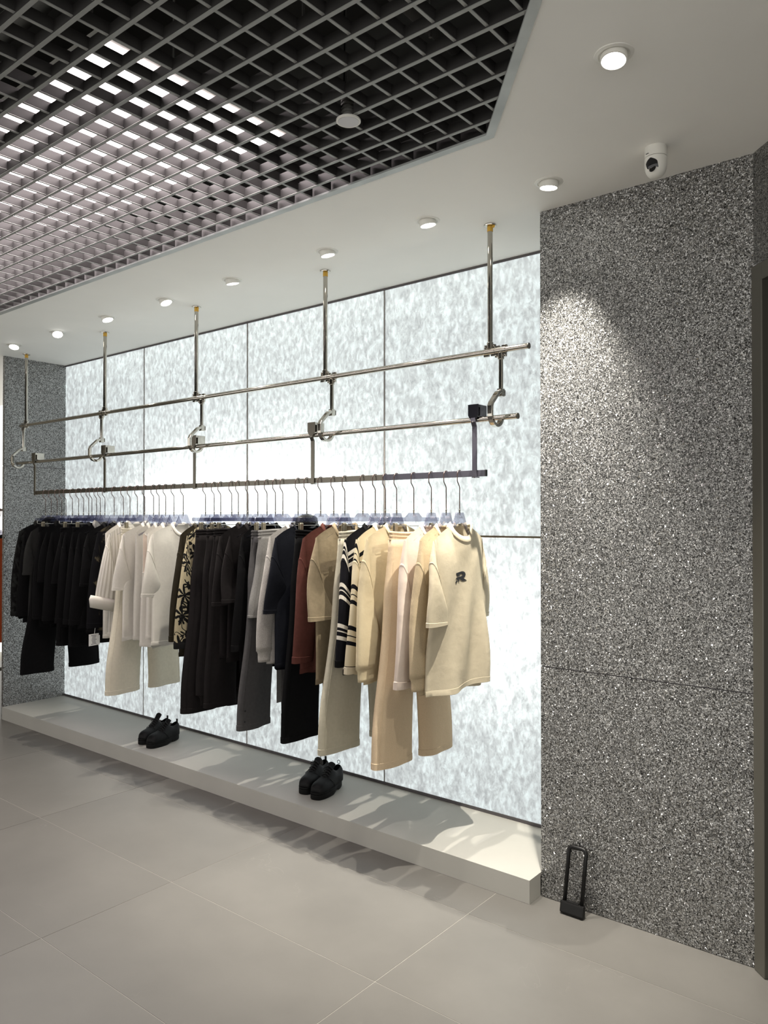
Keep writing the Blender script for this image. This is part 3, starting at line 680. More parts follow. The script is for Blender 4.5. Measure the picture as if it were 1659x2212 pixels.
    # sleeves
    if sl:
        ln = sleeve_len or (0.36 if sl == 'short' else 0.60)
        we = sw if sl == 'short' else sw*0.70
        for sg in (-1, 1):
            jit = rnd.uniform(0.9, 1.15)
            c0 = Vector((0, W-0.024, -drop-armh*0.49)); c1 = Vector((0.0, W-0.012+out*jit, -drop-ln))
            cm = Vector((0, W-0.040+out*0.4, -drop-armh*0.5-ln*0.25))
            if sl == 'short': c1.y = W-0.002+out*1.2*jit
            tw = rnd.uniform(-0.015, 0.02)
            NK = 22; NA = 22; rr = []; uvs = []
            th = 0.023 if sl == 'short' else 0.027
            spn = [rnd.uniform(0, 6.28) for _ in range(4)]
            def sring(u, off=0.0, scale=1.0):
                oe = (0.048 if sl == 'short' else 0.036)*jit + out; ie = W+oe-2*we
                O_ = Vector((0, W+oe*(1-max(0, 1-u)**1.8), -drop-ln*u)); bow = 0.018*math.sin(math.pi*u) if sl == 'long' else 0.0
                I_ = Vector((0, (W-0.016)*(1-sstep(0, 0.9, u))+ie*sstep(0, 0.9, u)-bow, -drop-armh-(ln-armh)*u))
                c = (O_+I_)/2; ax = (O_-I_); h = ax.length/2*scale; ax.normalize()
                tk = (th*(0.45+0.55*sstep(0, 0.25, u)))*scale*(1-0.06*sstep(0.6, 1, u))
                pts = []
                for j in range(NA):
                    p = 2*math.pi*j/NA
                    w1 = 1+0.035*math.sin(3*p+spn[0]+u*4)*sstep(0.1, 0.5, u)+0.03*math.sin(5*p+spn[1]-u*9)*sstep(.1, .4, u)
                    cx = math.copysign(abs(math.sin(p))**0.8, math.sin(p)); cy = math.cos(p)
                    q = c + ax*cy*(h+off) + Vector((1, 0, 0))*cx*(tk*w1+off)
                    q.x += tw*u*u + 0.006*math.sin(6*u+spn[2])
                    pts.append(Vector((q.x, q.y*sg, q.z)))
                return pts
            for k in range(NK+1):
                u = k/NK; rr.append(sring(u)); uvs += [(0.9*(1 if sg > 0 else -1)+0.17*(0.5-abs(j/NA-0.5))*2*1.0+0.3, 0.06+u*ln) for j in range(NA)]
            so = MB().rings(rr, False, True, uvs).build('sleeve', sleeve_mat or mat, t, 0)
            us = 0.26 if sl == 'short' else 0.17
            MB().rings([sring(us-0.012, 0.0), sring(us-0.004, 0.0022), sring(us+0.004, 0.0022), sring(us+0.007, 0.0)], False, False, [(0.1, 0.1)]*(4*NA)).build('shoulder_seam', sleeve_mat or mat, so, 30)
            if cuff == 'rib':
                cr = [sring(1.0, 0.0, 0.98), sring(1.0, 0.001, 0.80)]
                e0 = sring(1.0, 0, 0.74); dz = Vector((0, 0.004*sg, -1)).normalized()
                ribs = []
                for k in range(5):
                    ribs.append([p + dz*(0.055*k/4) for p in sring(1.0, 0.0, 0.86-0.03*k/4 if k else 0.95)])
                MB().rings(ribs, False, True, [(0.1, 0.1)]*(5*NA)).build('cuff', cuff_mat or mat, so, 0)
            elif cuff == 'roll':
                ribs = []
                e = sring(1.0)
                c = sum(e, Vector())/len(e)
                for k, (sc, dzz) in enumerate(((1.05, 0.03), (1.30, 0.045), (1.42, 0.02), (1.35, -0.03), (1.0, -0.028))):
                    ribs.append([c + Vector(((p.x-c.x)*sc, (p.y-c.y)*sc, (p.z-c.z)+dzz + 0.35*(p.y-c.y)*sg)) for p in e])
                MB().rings(ribs, False, True, [(0.1, 0.1)]*(5*NA)).build('cuff', cuff_mat or mat, so, 0)
            elif cuff != 'none':
                MB().rings([sring(0.945, 0.0002), sring(0.95, 0.002), sring(1.002, 0.002), sring(1.004, -0.002)], False, False, [(0.1, 0.1)]*(4*NA)).build('sleeve_hem', cuff_mat or mat, so, 30)
    t['_'] = 0; del t['_']
    return t, P, zt
def make_pants(name, label, i, mat, L=1.03, W=0.168, hemw=0.118, gap=0.06, D=0.030, seed=0, zt=1.497, rz=0.0, crotch=0.30, elastic=True, cuff=False, cat='trousers', fold=0.006, pocket=False, group=None, outs=0.03, toggle=False, snaps=False):
    rnd = random.Random(seed*31+3)
    t = thing(name, label, cat, (HX[i], YR+RY, zt), rz, group)
    NA, NK = 28, 30
    for sg in (-1, 1):
        ph = [rnd.uniform(0, 6.28) for _ in range(5)]; sk = rnd.uniform(-0.01, 0.012); dl = rnd.uniform(-0.012, 0.012)
        def ring(u, off=0.0):
            z = -0.038 - (L-0.038+dl)*u
            depth = -z
            yi = -0.002 if depth < crotch else gap/2*sstep(crotch, L, depth)
            hip = W + outs*sstep(0.0, crotch, depth)
            yo_h = yi + 2*hemw
            yo = hip*(1-sstep(crotch*0.6, L*0.9, depth)) + yo_h*sstep(crotch*0.6, L*0.9, depth)
            c = (yi+yo)/2; h = (yo-yi)/2
            tk = D*(0.62+0.38*sstep(0.0, 0.25, u))
            pts = []
            for j in range(NA):
                p = 2*math.pi*j/NA
                cy, sx = math.cos(p), math.sin(p)
                e = 0.62
                yy = math.copysign(abs(cy)**e, cy); xx = math.copysign(abs(sx)**0.85, sx)
                f = fold*(math.sin(2.6*yy+ph[0]+u*1.5)+0.7*math.sin(5.2*yy+ph[1]-u*2.2))*sstep(0.02, 0.35, u)
                g = 0.0050*math.sin(20*yy+ph[2])*(1-sstep(0.0, 0.16, u)) if elastic else 0
                x = xx*(tk+off) + f + g*(1 if sx > 0 else -1) + sk*u
                pts.append(Vector((x, (c+yy*(h+off))*sg, z)))
            return pts
        rs = []; uv = []
        for k in range(NK+1):
            u = k/NK; rs.append(ring(u)); uv += [(0.2+j/NA*0.5, 0.001+u*L) for j in range(NA)]
        leg = MB().rings(rs, True, False, uv).build('leg', mat, t, 0)
        if cuff:
            e = ring(1.0); c = sum(e, Vector())/len(e); rr = []
            for k, (sc, dz) in enumerate(((1.0, 0.004), (0.80, -0.012), (0.74, -0.03), (0.74, -0.06))): rr.append([c+Vector(((p.x-c.x)*sc, (p.y-c.y)*sc, dz)) for p in e])
            MB().rings(rr, False, True, [(0.1, 0.1)]*(4*NA)).build('leg_cuff', mat, leg, 0)
        else:
            MB().rings([ring(0.972, 0.0001), ring(0.974, 0.0017), ring(1.0006, 0.0017), ring(1.002, -0.001)], False, False, [(0.1, 0.1)]*(4*NA)).build('leg_hem', mat, leg, 30)
        # raised outer side seam, front face
        sm = [ring(k/20)[3] + Vector((0.0008, 0, 0)) for k in range(2, 21)]
        MB().tube(sm, 0.0014, 5).build('side_seam', mat, leg)
        if pocket:
            a, b, cc2, d = ring(0.06)[8], ring(0.06)[3], ring(0.22)[3], ring(0.20)[4]
            MB().tube([ring(0.06)[7]+Vector((.001, 0, 0)), ring(0.13)[5]+Vector((.0015, 0, 0)), ring(0.22)[4]+Vector((.001, 0, 0))], 0.0022, 6).build('pocket_edge', mat, leg)
        if snaps:
            for u in (0.90, 0.955):
                p = ring(u)[4 if sg < 0 else 10]; MB().lathe([(0, 0.002), (0.005, 0.0015), (0.006, 0), (0, -0.001)], 10, rot=Matrix.Rotation(R(90), 3, 'Y'), c=p).build('snap_button', M['black_plastic'], leg, 40)
        if toggle and sg < 0:
            p = ring(1.0)[1]
            MB().tube([p, p+Vector((0.004, -0.004, -0.012)), p+Vector((0.002, 0.006, -0.02))], 0.0016, 6).build('drawcord', M['black_plastic'], leg)
            MB().box(p+Vector((0.002, 0.004, -0.03)), (0.01, 0.01, 0.02)).build('cord_toggle', M['black_plastic'], leg, bevel=0.002)
    # waistband: three gathered rows
    rows = []; nA = 96
    for k in range(13):
        z = 0.0 - 0.046*k/12; bul = 0.0048*abs(math.sin(math.pi*k/4)) if elastic else 0.001
        r_ = []
        for j in range(nA):
            p = 2*math.pi*j/nA; cy, sx = math.cos(p), math.sin(p)
            yy = math.copysign(abs(cy)**0.62, cy)
            rip = 0.0026*math.sin(48*yy + 3*math.sin(9*yy))*abs(math.sin(math.pi*k/4)) if elastic else 0
            xx = math.copysign(abs(sx)**0.85, sx)*(D*0.56+bul+rip)
            pin = 0.72 + 0.28*min(1, abs(abs(yy)-0.8)/0.3)      # pinched flat under the clips
            r_.append(Vector((xx*pin*(0.65 if k == 0 else 1), yy*(W+bul), z + 0.004*math.cos(3*yy+seed))))
        rows.append(r_)
    MB().rings(rows, False, False, [(0.1, 0.1)]*(13*nA)).build('waistband', mat, t, 0)
    return t, ring
def hood_part(t, mat, seed, sc=1.0, z=0.0, squash=1.0):
    rs = []
    for k in range(13):
        a = math.pi*k/12; ring = []
        for j in range(26):
            p = 2*math.pi*j/26; v = Vector((0.035*math.sin(a)*math.cos(p)*squash, 0.075*math.sin(a)*math.sin(p), 0.042*math.cos(a)))*sc
            n_ = noise.noise(v*45+Vector((seed, 0, 0)))*0.016*sc
            v = v*(1+n_*9); v.z += z; ring.append(v)
        rs.append(ring)
    MB().rings(rs).build('hood', mat, t, 0)

# fabrics
K = {}
K['black'] = cloth('black_cotton', (0.0042, 0.0042, 0.0045), trans=0)
K['black2'] = cloth('washed_black_cotton', (0.011, 0.0095, 0.0095), trans=0)
K['navy'] = cloth('navy_black_cotton', (0.008, 0.009, 0.0125), trans=0)
K['char'] = cloth('charcoal_cotton', (0.022, 0.022, 0.021), trans=0)
K['olive'] = cloth('dark_olive_twill', (0.020, 0.0165, 0.010), trans=0)
K['dgrey'] = cloth('dark_grey_fleece', (0.062, 0.06, 0.06), trans=0)
K['mgrey'] = cloth('mid_grey_fleece', (0.20, 0.195, 0.185), 0.12, 250, trans=0.05)
K['lgrey'] = cloth('light_grey_marl', (0.37, 0.35, 0.325), 0.16, 300, trans=0.08)
K['white'] = cloth('white_cotton', (0.66, 0.63, 0.57), 0.02, trans=0.16)
K['offw'] = cloth('off_white_jersey', (0.60, 0.575, 0.515), 0.02, trans=0.16)
K['ivory'] = cloth('ivory_fleece', (0.61, 0.565, 0.455), 0.03, trans=0.1)
K['sage'] = cloth('pale_sage_nylon', (0.43, 0.40, 0.315), 0.03, trans=0.1)
K['taupe'] = cloth('taupe_jersey', (0.255, 0.205, 0.135), 0.05, trans=0.06)
K['brown'] = cloth('russet_brown_jersey', (0.082, 0.030, 0.024), 0.06, trans=0.03)
K['butter'] = cloth('butter_cream_fleece', (0.57, 0.485, 0.325), 0.02, trans=0.12)
K['cream'] = cloth('cream_jersey', (0.57, 0.50, 0.37), 0.02, trans=0.10)
K['peach'] = cloth('peach_cream_fleece', (0.58, 0.455, 0.31), 0.04, 250, trans=0.12)
K['pink'] = cloth('pinkish_white_cotton', (0.66, 0.56, 0.485), 0.02, trans=0.14)
K['tan'] = cloth('tan_fleece', (0.48, 0.385, 0.255), 0.05, 200, trans=0.08)
K['floral'] = cloth_floral('beige_black_floral')
K['camo'] = cloth_camo('black_camo', (0.004, 0.004, 0.004), (0.016, 0.017, 0.016), 0.45, 0.62, 26)
K['broc'] = cloth_camo('dark_brocade', (0.005, 0.005, 0.006), (0.085, 0.072, 0.045), 0.57, 0.66, 9)
K['rib'] = cloth_rib('white_ribbed_cotton', (0.66, 0.63, 0.57))
bk = (0.007, 0.007, 0.009); wh = (0.62, 0.58, 0.50); cr = (0.60, 0.52, 0.36)
K['strA'] = cloth_stripes('black_white_stripe', [(0, bk), (0.40, wh), (0.50, bk), (0.57, wh), (0.60, bk), (0.70, wh), (0.80, bk)])
K['strB'] = cloth_stripes('cream_black_stripe', [(0, cr), (0.42, bk), (0.53, cr), (0.66, bk), (0.685, cr), (0.80, bk), (0.90, cr)])

G_TOP = 'tops hanging along the garment rail'; G_PANT = 'trousers hanging along the garment rail'
hl = {}
def top(i, name, label, cat, mat, short, rz=None, **kw):
    rr = rz if rz is not None else random.uniform(-0.06, 0.06)
    hl[i] = ('top', f'clear hanger holding the {short}', rr)
    return make_top(name, label, cat, i, K[mat] if isinstance(mat, str) else mat, seed=i, rz=rr, group=G_TOP, **kw)
def pants(i, label, mat, short, rz=None, name='trousers', **kw):
    rr = rz if rz is not None else random.uniform(-0.05, 0.05)
    hl[i] = ('clip', f'clear clip hanger holding the {short}', rr)
    return make_pants(name, label, i, K[mat], seed=i, rz=rr, group=G_PANT, **kw)

LS = dict(sl='long', sleeve_len=0.60, sw=0.088, out=0.05)
# --- the black group at the left end
top(0, 'jacket', 'black camouflage jacket at the far left end of the rail', 'jacket', 'camo', 'black camouflage jacket at the left end', collar='polo', **LS, W=0.215, L=0.70)
t, P, z = top(1, 'hooded_jacket', 'black jacket with a hood peak, second from the left end of the rail', 'jacket', 'black', 'hooded black jacket, second from the left', **LS, W=0.21, L=0.72); hood_part(t, K['black'], 3, 0.9, 0.012)
top(2, 'shirt', 'charcoal short sleeved shirt, third from the left end of the rail', 'shirt', 'char', 'charcoal shirt, third from the left', W=0.215, sleeve_len=0.30, L=0.70)
pants(3, 'black wide trousers with raw hems, at the left end of the rail', 'black', 'black wide trousers at the left end', L=1.02, hemw=0.118, gap=0.12, crotch=0.40, elastic=False, outs=0.045)
top(4, 'jacket', 'black long sleeved jacket, fifth garment from the left end', 'jacket', 'black', 'fifth garment from the left, a black jacket', **LS, W=0.21, L=0.73, collar='polo')
nth = ['sixth', 'seventh', 'eighth', 'ninth', 'tenth', 'eleventh', 'twelfth', 'thirteenth', 'fourteenth']
for k, i in enumerate(range(5, 14)):
    if i in (7, 10):
        pants(i, f'plain black trousers, {nth[k]} garment from the left end of the rail', 'black', f'black trousers, {nth[k]} from the left', L=0.80, hemw=0.09, gap=0.03, outs=0.0)
    elif i == 12:
        top(i, 'overshirt', 'dark overshirt with a pale grey collar, thirteenth from the left', 'shirt', 'black', 'dark overshirt with pale grey collar', W=0.20, L=0.72, **LS, collar='polo', collar_mat=K['mgrey'])
    else:
        longs = i in (6, 9, 11)
        kw = LS if longs else dict(sleeve_len=0.34)
        kd = 'sweatshirt' if longs else 'tee'
        top(i, 'sweatshirt' if longs else 't_shirt', f'plain black {kd}, {nth[k]} garment from the left end of the rail', 'top', 'black', f'black {kd}, {nth[k]} from the left', W=0.21, L=0.71+0.012*(k % 3), **kw)
t, P, z = top(14, 'jacket', 'dark brocade jacket with brown patches, last of the black group at left', 'jacket', 'broc', 'dark brocade jacket with brown patches', W=0.20, L=0.735, **LS)
# white paper tag below the brocade jacket
tg = thing('price_tag', 'white printed paper tag hanging below the dark brocade jacket', 'tag', (HX[14]+0.008, YR-0.215, 0.83), R(12))
MB().box((0, 0, -0.045), (0.0016, 0.088, 0.074)).build('card', M['paper'], tg)
tx = MB()
for r_ in range(7): tx.box((0.0011, -0.006+0.003*(r_ % 2), -0.018-0.009*r_), (0.0004, 0.030 if r_ % 3 else 0.042, 0.0035))
tx.build('print', M['ink'], tg)
MB().cyl((0, 0, -0.012), (0, 0.01, 0.05), 0.001, 6).build('string', M['paper'], tg)
# --- white group
top(15, 'sweatshirt', 'white pullover behind the ribbed shirt, first of the white group', 'top', 'white', 'white pullover behind the ribbed shirt', W=0.19, L=0.735, sl=None)
top(16, 'shirt', 'white ribbed shirt with one long sleeve rolled up at the cuff', 'shirt', 'rib', 'white ribbed shirt with rolled cuff', W=0.215, L=0.71, sl='long', sleeve_len=0.45, sw=0.125, out=0.13, cuff='roll', collar='polo')
pants(17, 'ivory wide leg sweatpants below the white tops', 'ivory', 'ivory sweatpants among the white tops', L=1.02, hemw=0.122, gap=0.07)
top(18, 't_shirt', 'white short sleeved tee just right of the ivory sweatpants', 'top', 'white', 'white tee right of the ivory sweatpants', W=0.235, L=0.72, sleeve_len=0.34)
top(19, 'shirt', 'white top squeezed behind the white sleeveless top', 'top', 'offw', 'white top behind the sleeveless top', W=0.185, L=0.73, sl=None)
# sleeveless top with a deep armhole edge
t, P, z = top(20, 'sleeveless_top', 'white sleeveless top with a deep round armhole', 'top', 'white', 'white sleeveless top with deep armhole', W=0.185, L=0.76, sl=None, collar='crew')
arm = [Vector((0.017+0.006*math.sin(math.pi*k/16), -0.163+0.058*math.sin(math.pi*k/16)**0.8, -0.058-0.235*k/16)) for k in range(17)]
back = [Vector((0.006, -0.172, -0.058-0.235*k/16)) for k in range(17)]
MB().tube(arm+[arm[-1]+Vector((-0.014, -0.012, 0.004))], 0.0035, 6).build('armhole_band', K['white'], t, 0)
MB().add(arm+back, [(k, k+1, 18+k, 17+k) for k in range(16)]).build('armhole_lit_patch', K['pink'], t, 0)  # patch on the closed side; pink paints in light on the inner cloth
top(21, 'shirt', 'white top directly behind the last white tee of the white group', 'top', 'white', 'white top behind the last white tee', W=0.20, L=0.70, sl=None)
top(22, 't_shirt', 'off white tee facing the room, last of the white group', 'top', 'offw', 'off white tee at the end of the white group', W=0.245, L=0.735, sleeve_len=0.36, rz=R(2), fold=0.007)
# --- dark middle group
top(23, 'jacket', 'dark olive jacket just left of the floral jacket', 'jacket', 'olive', 'dark olive jacket beside the floral jacket', W=0.20, L=0.76, **LS)
top(24, 'floral_jacket', 'beige jacket with black flower print in mid rail', 'jacket', 'floral', 'beige jacket with black flowers', W=0.20, L=0.74, sl='long', sleeve_len=0.63, sw=0.135, out=0.10, D=0.024)
pants(25, 'black sweatpants just right of the floral jacket', 'black2', 'black sweatpants right of the floral jacket', L=1.02)
pants(26, 'black sweatpants with gathered cuffs, second right of the floral jacket', 'black2', 'second black sweatpants right of the floral jacket', L=0.90, cuff=True, hemw=0.105)
pants(27, 'black sweatpants with a side seam, third right of the floral jacket', 'black2', 'third black sweatpants right of the floral jacket', L=0.96, cuff=False, hemw=0.10)
top(28, 't_shirt', 'washed black tee, first tee right of the black sweatpants', 'top', 'black2', 'washed black tee next to the black sweatpants', W=0.215, L=0.74, sleeve_len=0.37, sw=0.1)
top(29, 't_shirt', 'washed black tee just left of the dark grey trousers', 'top', 'black2', 'washed black tee left of the dark grey trousers', W=0.215, L=0.74, sleeve_len=0.35, sw=0.1)
top(30, 'sweatshirt', 'black sweatshirt tucked behind the dark grey trousers', 'top', 'black', 'black sweatshirt behind the dark grey trousers', W=0.19, L=0.80, **LS)
pants(31, 'dark grey straight trousers with snap buttons at the hem', 'dgrey', 'dark grey trousers with snap buttons', L=1.035, hemw=0.112, gap=0.1, snaps=True)
pants(32, 'mid grey fleece shorts with turned up legs', 'mgrey', 'mid grey fleece shorts', name='shorts', cat='shorts', L=0.45, hemw=0.105, gap=0.02, crotch=0.28, outs=0.012)
t, P, z = top(33, 'sweatshirt', 'light grey marl sweatshirt with ribbed cuffs', 'top', 'lgrey', 'light grey marl sweatshirt', W=0.225, L=0.72, sl='long', sleeve_len=0.57, sw=0.10, cuff='rib', out=0.06)
sb = MB(); sb.box((0, 0, -0.09), (0.003, 0.030, 0.20)); sb.box((0.0012, 0, -0.13), (0.004, 0.031, 0.006))
st = sb.build('belt_strap', K['mgrey'], None); st.location = (HX[33]-0.012, YR-0.13, 0.80); st['label'] = 'grey webbing strap end hanging below the light grey sweatshirt'; st['category'] = 'strap'
t, P, z = top(34, 't_shirt', 'navy black tee with a shiny crinkled hood', 'top', 'navy', 'navy black tee with shiny crinkled hood', W=0.225, L=0.74, sleeve_len=0.38, sw=0.1); hood_part(t, M['vinyl'], 11, 1.0, 0.018, 1.1)
pants(35, 'black wide trousers left of the russet brown top', 'black', 'black wide trousers left of the brown top', L=1.03, hemw=0.118, gap=0.05)
# --- earthy group at the right end
top(36, 'long_sleeve_top', 'russet brown long sleeved top', 'top', 'brown', 'russet brown long sleeved top', W=0.225, L=0.74, **LS)
top(37, 't_shirt', 'taupe short sleeved tee right of the brown top', 'top', 'taupe', 'taupe tee right of the brown top', W=0.235, L=0.765, sleeve_len=0.39, sw=0.098)
pants(38, 'pale sage trousers with a drawcord toggle at the hem', 'sage', 'pale sage trousers with hem toggle', L=1.025, hemw=0.128, gap=0.10, pocket=True, toggle=True)
top(39, 'striped_sweater', 'black sweater with white stripe bands', 'sweater', 'strA', 'black sweater with white stripe bands', W=0.225, L=0.70, sl='long', sleeve_len=0.585, sw=0.085, out=0.05, collar_mat=K['black'], cuff_mat=K['black'])
top(40, 'striped_sweater', 'cream sweater with black stripe bands', 'sweater', 'strB', 'cream sweater with black stripe bands', W=0.225, L=0.70, sl='long', sleeve_len=0.61, sw=0.088, out=0.05, cuff_mat=K['cream'], collar_mat=K['cream'])
top(41, 'sweatshirt', 'butter cream sweatshirt with ribbed cuffs', 'top', 'butter', 'butter cream sweatshirt', W=0.24, L=0.73, sl='long', sleeve_len=0.58, sw=0.118, cuff='rib', out=0.06, D=0.026)
pants(42, 'peach cream wide sweatpants, longest on the right part of the rail', 'peach', 'peach cream wide sweatpants', L=1.04, hemw=0.122, gap=0.09, D=0.034, W=0.172)
top(43, 'long_sleeve_top', 'pinkish white long sleeved top right of the peach sweatpants', 'top', 'pink', 'pinkish white long sleeved top', W=0.225, L=0.72, sl='long', sleeve_len=0.64, sw=0.082, out=0.045)
top(44, 'sweatshirt', 'tan sweatshirt with ribbed cuffs, second from the right end', 'top', 'tan', 'tan sweatshirt near the right end', W=0.228, L=0.745, sl='long', sleeve_len=0.585, sw=0.105, cuff='rib', out=0.05, hem=True)
t, P, z = top(45, 't_shirt', 'cream tee with a black R emblem at the right end of the rail', 'top', 'cream', 'cream tee with black R emblem', W=0.225, L=0.735, flare=0.02, nd=0.066, sleeve_len=0.36, sw=0.076, D=0.028, rz=R(3), fold=0.024, out=0.02, collar='mock', neck=0.092)
# the R emblem, laid on the cloth of the torso
def on_cloth(y, z_, off=0.0022):
    s = y/(0.225*0.92)
    best = min(((abs(P(s, k/200, True).z-z_), k/200) for k in range(200)))[1]
    p = P(s, best, True); return Vector((p.x+off, y, z_))
def emblem(polys, ox, oz, sc, sz):
    g = MB()
    for poly in polys:
        n = len(poly); base = [on_cloth(ox+a*sc, oz+b*sz, 0.0012) for a, b in poly]; tp_ = [on_cloth(ox+a*sc, oz+b*sz, 0.0022) for a, b in poly]
        g.add(base+tp_, [tuple(range(n, 2*n))]+[(i_, (i_+1) % n, n+(i_+1) % n, n+i_) for i_ in range(n)])
    return g
R1 = [(0, .85), (.25, .925), (.5, .98), (.66, .985), (.80, .925), (.89, .78), (.91, .60), (.86, .44), (.72, .30), (1.0, .03), (.65, .0), (.31, .32), (.36, -.05), (.01, .375), (.03, .40), (.27, .46), (.55, .52), (.63, .585), (.66, .64), (.63, .71), (.57, .745), (.47, .73), (.32, .71), (.41, .58), (.16, .53)]
em_ = emblem([R1, [(-.01, .01), (.05, .15), (.13, .10), (.155, .02), (.13, -.07), (.07, -.15), (0.01, -.08)]], -0.078, -0.239, 0.088, 0.044)
em_.build('emblem', M['logo'], t)

for i in range(46):
    k_, lab, rr = hl[i]; place_hanger(i, k_, lab, rr)

# ================================================================ SHOES
def make_shoe(label, loc, rz, side, tongue_up=0.0, loop=False):
    t = thing('derby_shoe', label, 'shoe', loc, rz, 'black shoes on the platform')
    def outline(g=0.0, n=44):
        pts = []
        for j in range(n):
            a = 2*math.pi*j/n; c, s = math.cos(a), math.sin(a)
            yy = -0.135*c      # toe at -y
            ww = 0.046+0.008*c-0.010*max(0, -c)**2*0.6 - (0.006*math.exp(-((c+0.25)/0.3)**2))
            xx = math.copysign(abs(s)**0.72, s)*(ww+g) + side*0.006*max(0, c)
            pts.append((xx, yy*(1+g/0.135)))
        return pts
    o1 = outline(0.003); n = len(o1)
    def zb(y): return 0.0
    sole = MB(); a = []; b = []; c = []; d_ = []
    rs = [[Vector((x*0.97, y*0.98, 0.012 if (y > -0.005 and y < 0.045) else 0.0)) for x, y in o1], [Vector((x, y, 0.018 if (y > -0.005 and y < 0.045) else 0.004)) for x, y in o1],
          [Vector((x, y, 0.026)) for x, y in o1], [Vector((x*0.94, y*0.965, 0.028)) for x, y in o1], [Vector((x*0.94, y*0.965, 0.030)) for x, y in o1], [Vector((x, y, 0.0315)) for x, y in o1], [Vector((x, y, 0.0365)) for x, y in o1], [Vector((x*0.93, y*0.95, 0.038)) for x, y in o1]]
    sole.rings(rs).build('sole', M['rubber'], t, 35)
    # upper: rings along the length
    up = MB(); rs = []
    ST = [(-0.128, 0.018, 0.052), (-0.122, 0.032, 0.066), (-0.105, 0.041, 0.078), (-0.080, 0.045, 0.083), (-0.055, 0.0455, 0.087), (-0.030, 0.044, 0.096), (-0.008, 0.042, 0.110), (0.012, 0.040, 0.121), (0.030, 0.038, 0.120), (0.050, 0.037, 0.105), (0.075, 0.038, 0.100), (0.100, 0.038, 0.106), (0.120, 0.032, 0.114), (0.129, 0.020, 0.110)]
    for y, w_, h in ST:
        ring = []
        for j in range(25):
            a = math.pi*j/24; x = math.cos(a); zz = math.sin(a)
            k = 0.55 if y < 0.02 else 0.38
            px_ = math.copysign(abs(x)**0.8, x)*w_*(1-0.30*zz**3*(1 if y > -0.06 else 0.2)); pz = 0.033+(h-0.033)*zz**k
            ring.append(Vector((px_+side*0.006*max(0, -y/0.135), y, pz)))
        rs.append(ring)
    f = MB(); m_ = 25
    f.add([p for r in rs for p in r], [(k*m_+i, k*m_+i+1, (k+1)*m_+i+1, (k+1)*m_+i) for k in range(len(rs)-1) for i in range(m_-1) if not (8 <= k <= 11 and 8 <= i <= 15)] + [tuple(range(m_)), tuple(range((len(rs)-1)*m_, len(rs)*m_))[::-1]])
    uo = f.build('upper', M['leather'], t, 60); sd = uo.modifiers.new('thick', 'SOLIDIFY'); sd.thickness = 0.003; sd.offset = -1
    ss = uo.modifiers.new('smooth', 'SUBSURF'); ss.levels = 1; ss.render_levels = 1
    # insole, tongue, laces, pull loop, quarter seam
    MB().prism([(x*0.8, y*0.85) for x, y in outline(-0.004)], 'z', 0.036, 0.042).build('insole', M['rubber'], t)
    tn = MB(); q = []
    for k in range(7):
        u = k/6; y = -0.040+0.085*u; z = 0.094+0.030*u+0.02*u*u+tongue_up*u*u; w2 = 0.017+0.006*u
        q.append([Vector((w2*math.cos(2*math.pi*j/14), y + 0.0*j, z+0.004*math.sin(2*math.pi*j/14)-0.008*math.cos(2*math.pi*j/14)**2)) for j in range(14)])
    tn.rings(q).build('tongue', M['leather'], t, 50)
    lc = MB()
    for k in range(4):
        y = -0.030+0.014*k; z = 0.101+0.0085*k
        lc.tube([(-0.022, y, z-0.006), (-0.010, y+0.003, z+0.003), (0.0, y+0.004, z+0.0045), (0.010, y+0.003, z+0.003), (0.022, y, z-0.006)], 0.0024, 7)
    lc.tube([(0.0, 0.014, 0.132), (0.014, 0.004, 0.136), (0.026, 0.0, 0.122), (0.012, 0.010, 0.130)], 0.002, 7); lc.tube([(0.0, 0.014, 0.132), (-0.014, 0.004, 0.136), (-0.026, -0.002, 0.120), (-0.012, 0.010, 0.130)], 0.002, 7)
    lc.build('laces', M['black_plastic'], t, 0)
    for sx in (-1, 1):
        MB().tube([(sx*0.020, -0.040, 0.095), (sx*0.036, -0.034, 0.080), (sx*0.045, -0.018, 0.062), (sx*0.0445, 0.0, 0.040)], 0.0014, 6).build('quarter_seam', M['leather'], t, 0)
    if loop: MB().tube([(0, 0.124+0.002*math.cos(a_), 0.120+0.011*(1-math.cos(a_))) if False else (0.008*math.sin(a_), 0.126, 0.124-0.010*math.cos(a_)) for a_ in [2*math.pi*j/16 for j in range(16)]], 0.0018, 6, closed=True).build('pull_loop', M['black_plastic'], t, 0)
    else: MB().box((0, 0.128, 0.118), (0.012, 0.005, 0.022)).build('pull_tab', M['leather'], t, bevel=0.001)
    return t
ZP = 0.0962
make_shoe('left black derby shoe with raised tongue, of the pair at the platform left', (-4.395, 3.015, ZP), R(14), 1, tongue_up=0.018)
make_shoe('right black derby shoe of the pair at the platform left', (-4.273, 3.003, ZP), R(14), -1)
make_shoe('left black derby shoe of the pair in the platform middle', (-2.945, 3.035, ZP), R(15), 1)
make_shoe('right black derby shoe with round heel loop, in the platform middle', (-2.829, 3.018, ZP), R(15), -1, loop=True)

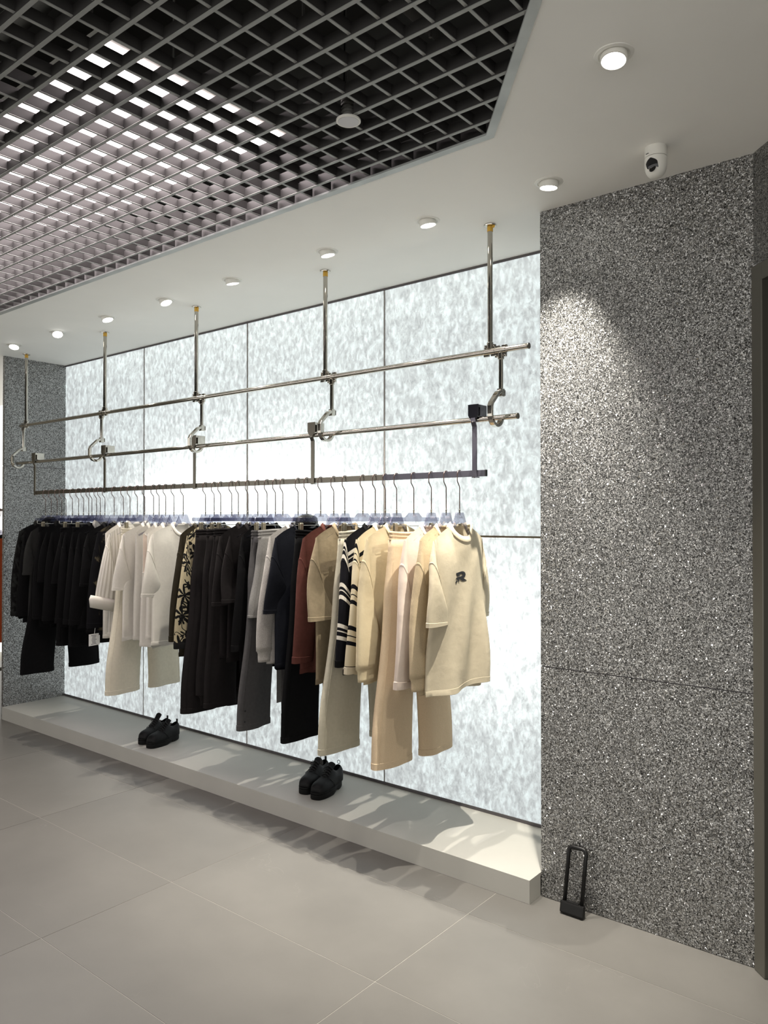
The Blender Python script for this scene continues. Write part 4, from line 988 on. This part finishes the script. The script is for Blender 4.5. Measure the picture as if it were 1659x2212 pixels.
# ================================================================ BICYCLE LOCK
lk_ = thing('bicycle_lock', 'black U shaped bicycle lock leaning against the glitter wall', 'lock', (-1.334, 2.815, 0.0), 0)
lean = Matrix.Rotation(R(-12.5), 3, 'X')
w2 = 0.036; path = [(-w2, 0, 0.03), (-w2, 0, 0.236)] + [(-w2+0.016-0.016*math.cos(R(a)), 0, 0.236+0.016*math.sin(R(a))) for a in (30, 60, 90)] + [(w2-0.016+0.016*math.sin(R(a)), 0, 0.236+0.016*math.cos(R(a))) for a in (0, 30, 60, 90)] + [(w2, 0, 0.03)]
MB().tube([lean @ Vector(p) for p in path], 0.0080, 14, up=lean @ Vector((0, 1, 0))).build('shackle', M['black_plastic'], lk_, 0)
bar = MB().box((0, 0, 0), (0.100, 0.026, 0.046)).build('crossbar', M['black_plastic'], lk_, bevel=0.007); bar.rotation_euler = (R(-12.5), 0, 0); bar.location = lean @ Vector((0, 0, 0.023)) + Vector((0, 0, 0.0028))
MB().box((0, 0, 0.0235), (0.052, 0.020, 0.006)).build('crossbar_bridge', M['black_plastic'], bar, bevel=0.002)

# ================================================================ BEYOND THE LEFT WALL
MB().box((-9.0, 1.5, 1.41), (0.1, 5.0, 2.83)).build('wall_far', M['beige_wall']); structure(bpy.data.objects['wall_far'], 'beige wall of the shop area beyond the left glitter wall')
nr = thing('neighbour_rail', 'dark garment rail beyond the left edge of the glitter wall', 'rail', (-6.8, 3.05, 0))
MB().cyl((0, -0.30, 1.632), (0, 0.9, 1.632), 0.010, 14).build('rail_bar', M['hookwire'], nr, 40)
for y in (-0.30, 0.88): MB().cyl((0, y, 0.0), (0, y, 1.64), 0.010, 14).build('upright', M['hookwire'], nr, 40)
MB().box((0, 0.29, 0.28), (0.3, 1.17, 0.03)).build('lower_shelf', M['bronze_door'], nr)
K['rust'] = cloth('rust_red_wool', (0.30, 0.055, 0.018), 0.05)
HX.append(-6.8)
co, P_, z_ = make_top('coat', 'long rust red coat on the far rail at the left edge', 'coat', 46, K['rust'], L=0.92, W=0.25, sl='long', sleeve_len=0.6, seed=46, rz=R(90), zt=1.395, collar='polo', collar_mat=K['black'], cuff_mat=K['black'])
co.location = (-6.8, 3.10, 1.395)
h = copy_tree(protos['top']); h.location = (-6.8, 3.10, 1.458); h.rotation_euler = (0, 0, R(90)); h['label'] = 'hanger carrying the rust red coat at the far left edge'
del h['group']
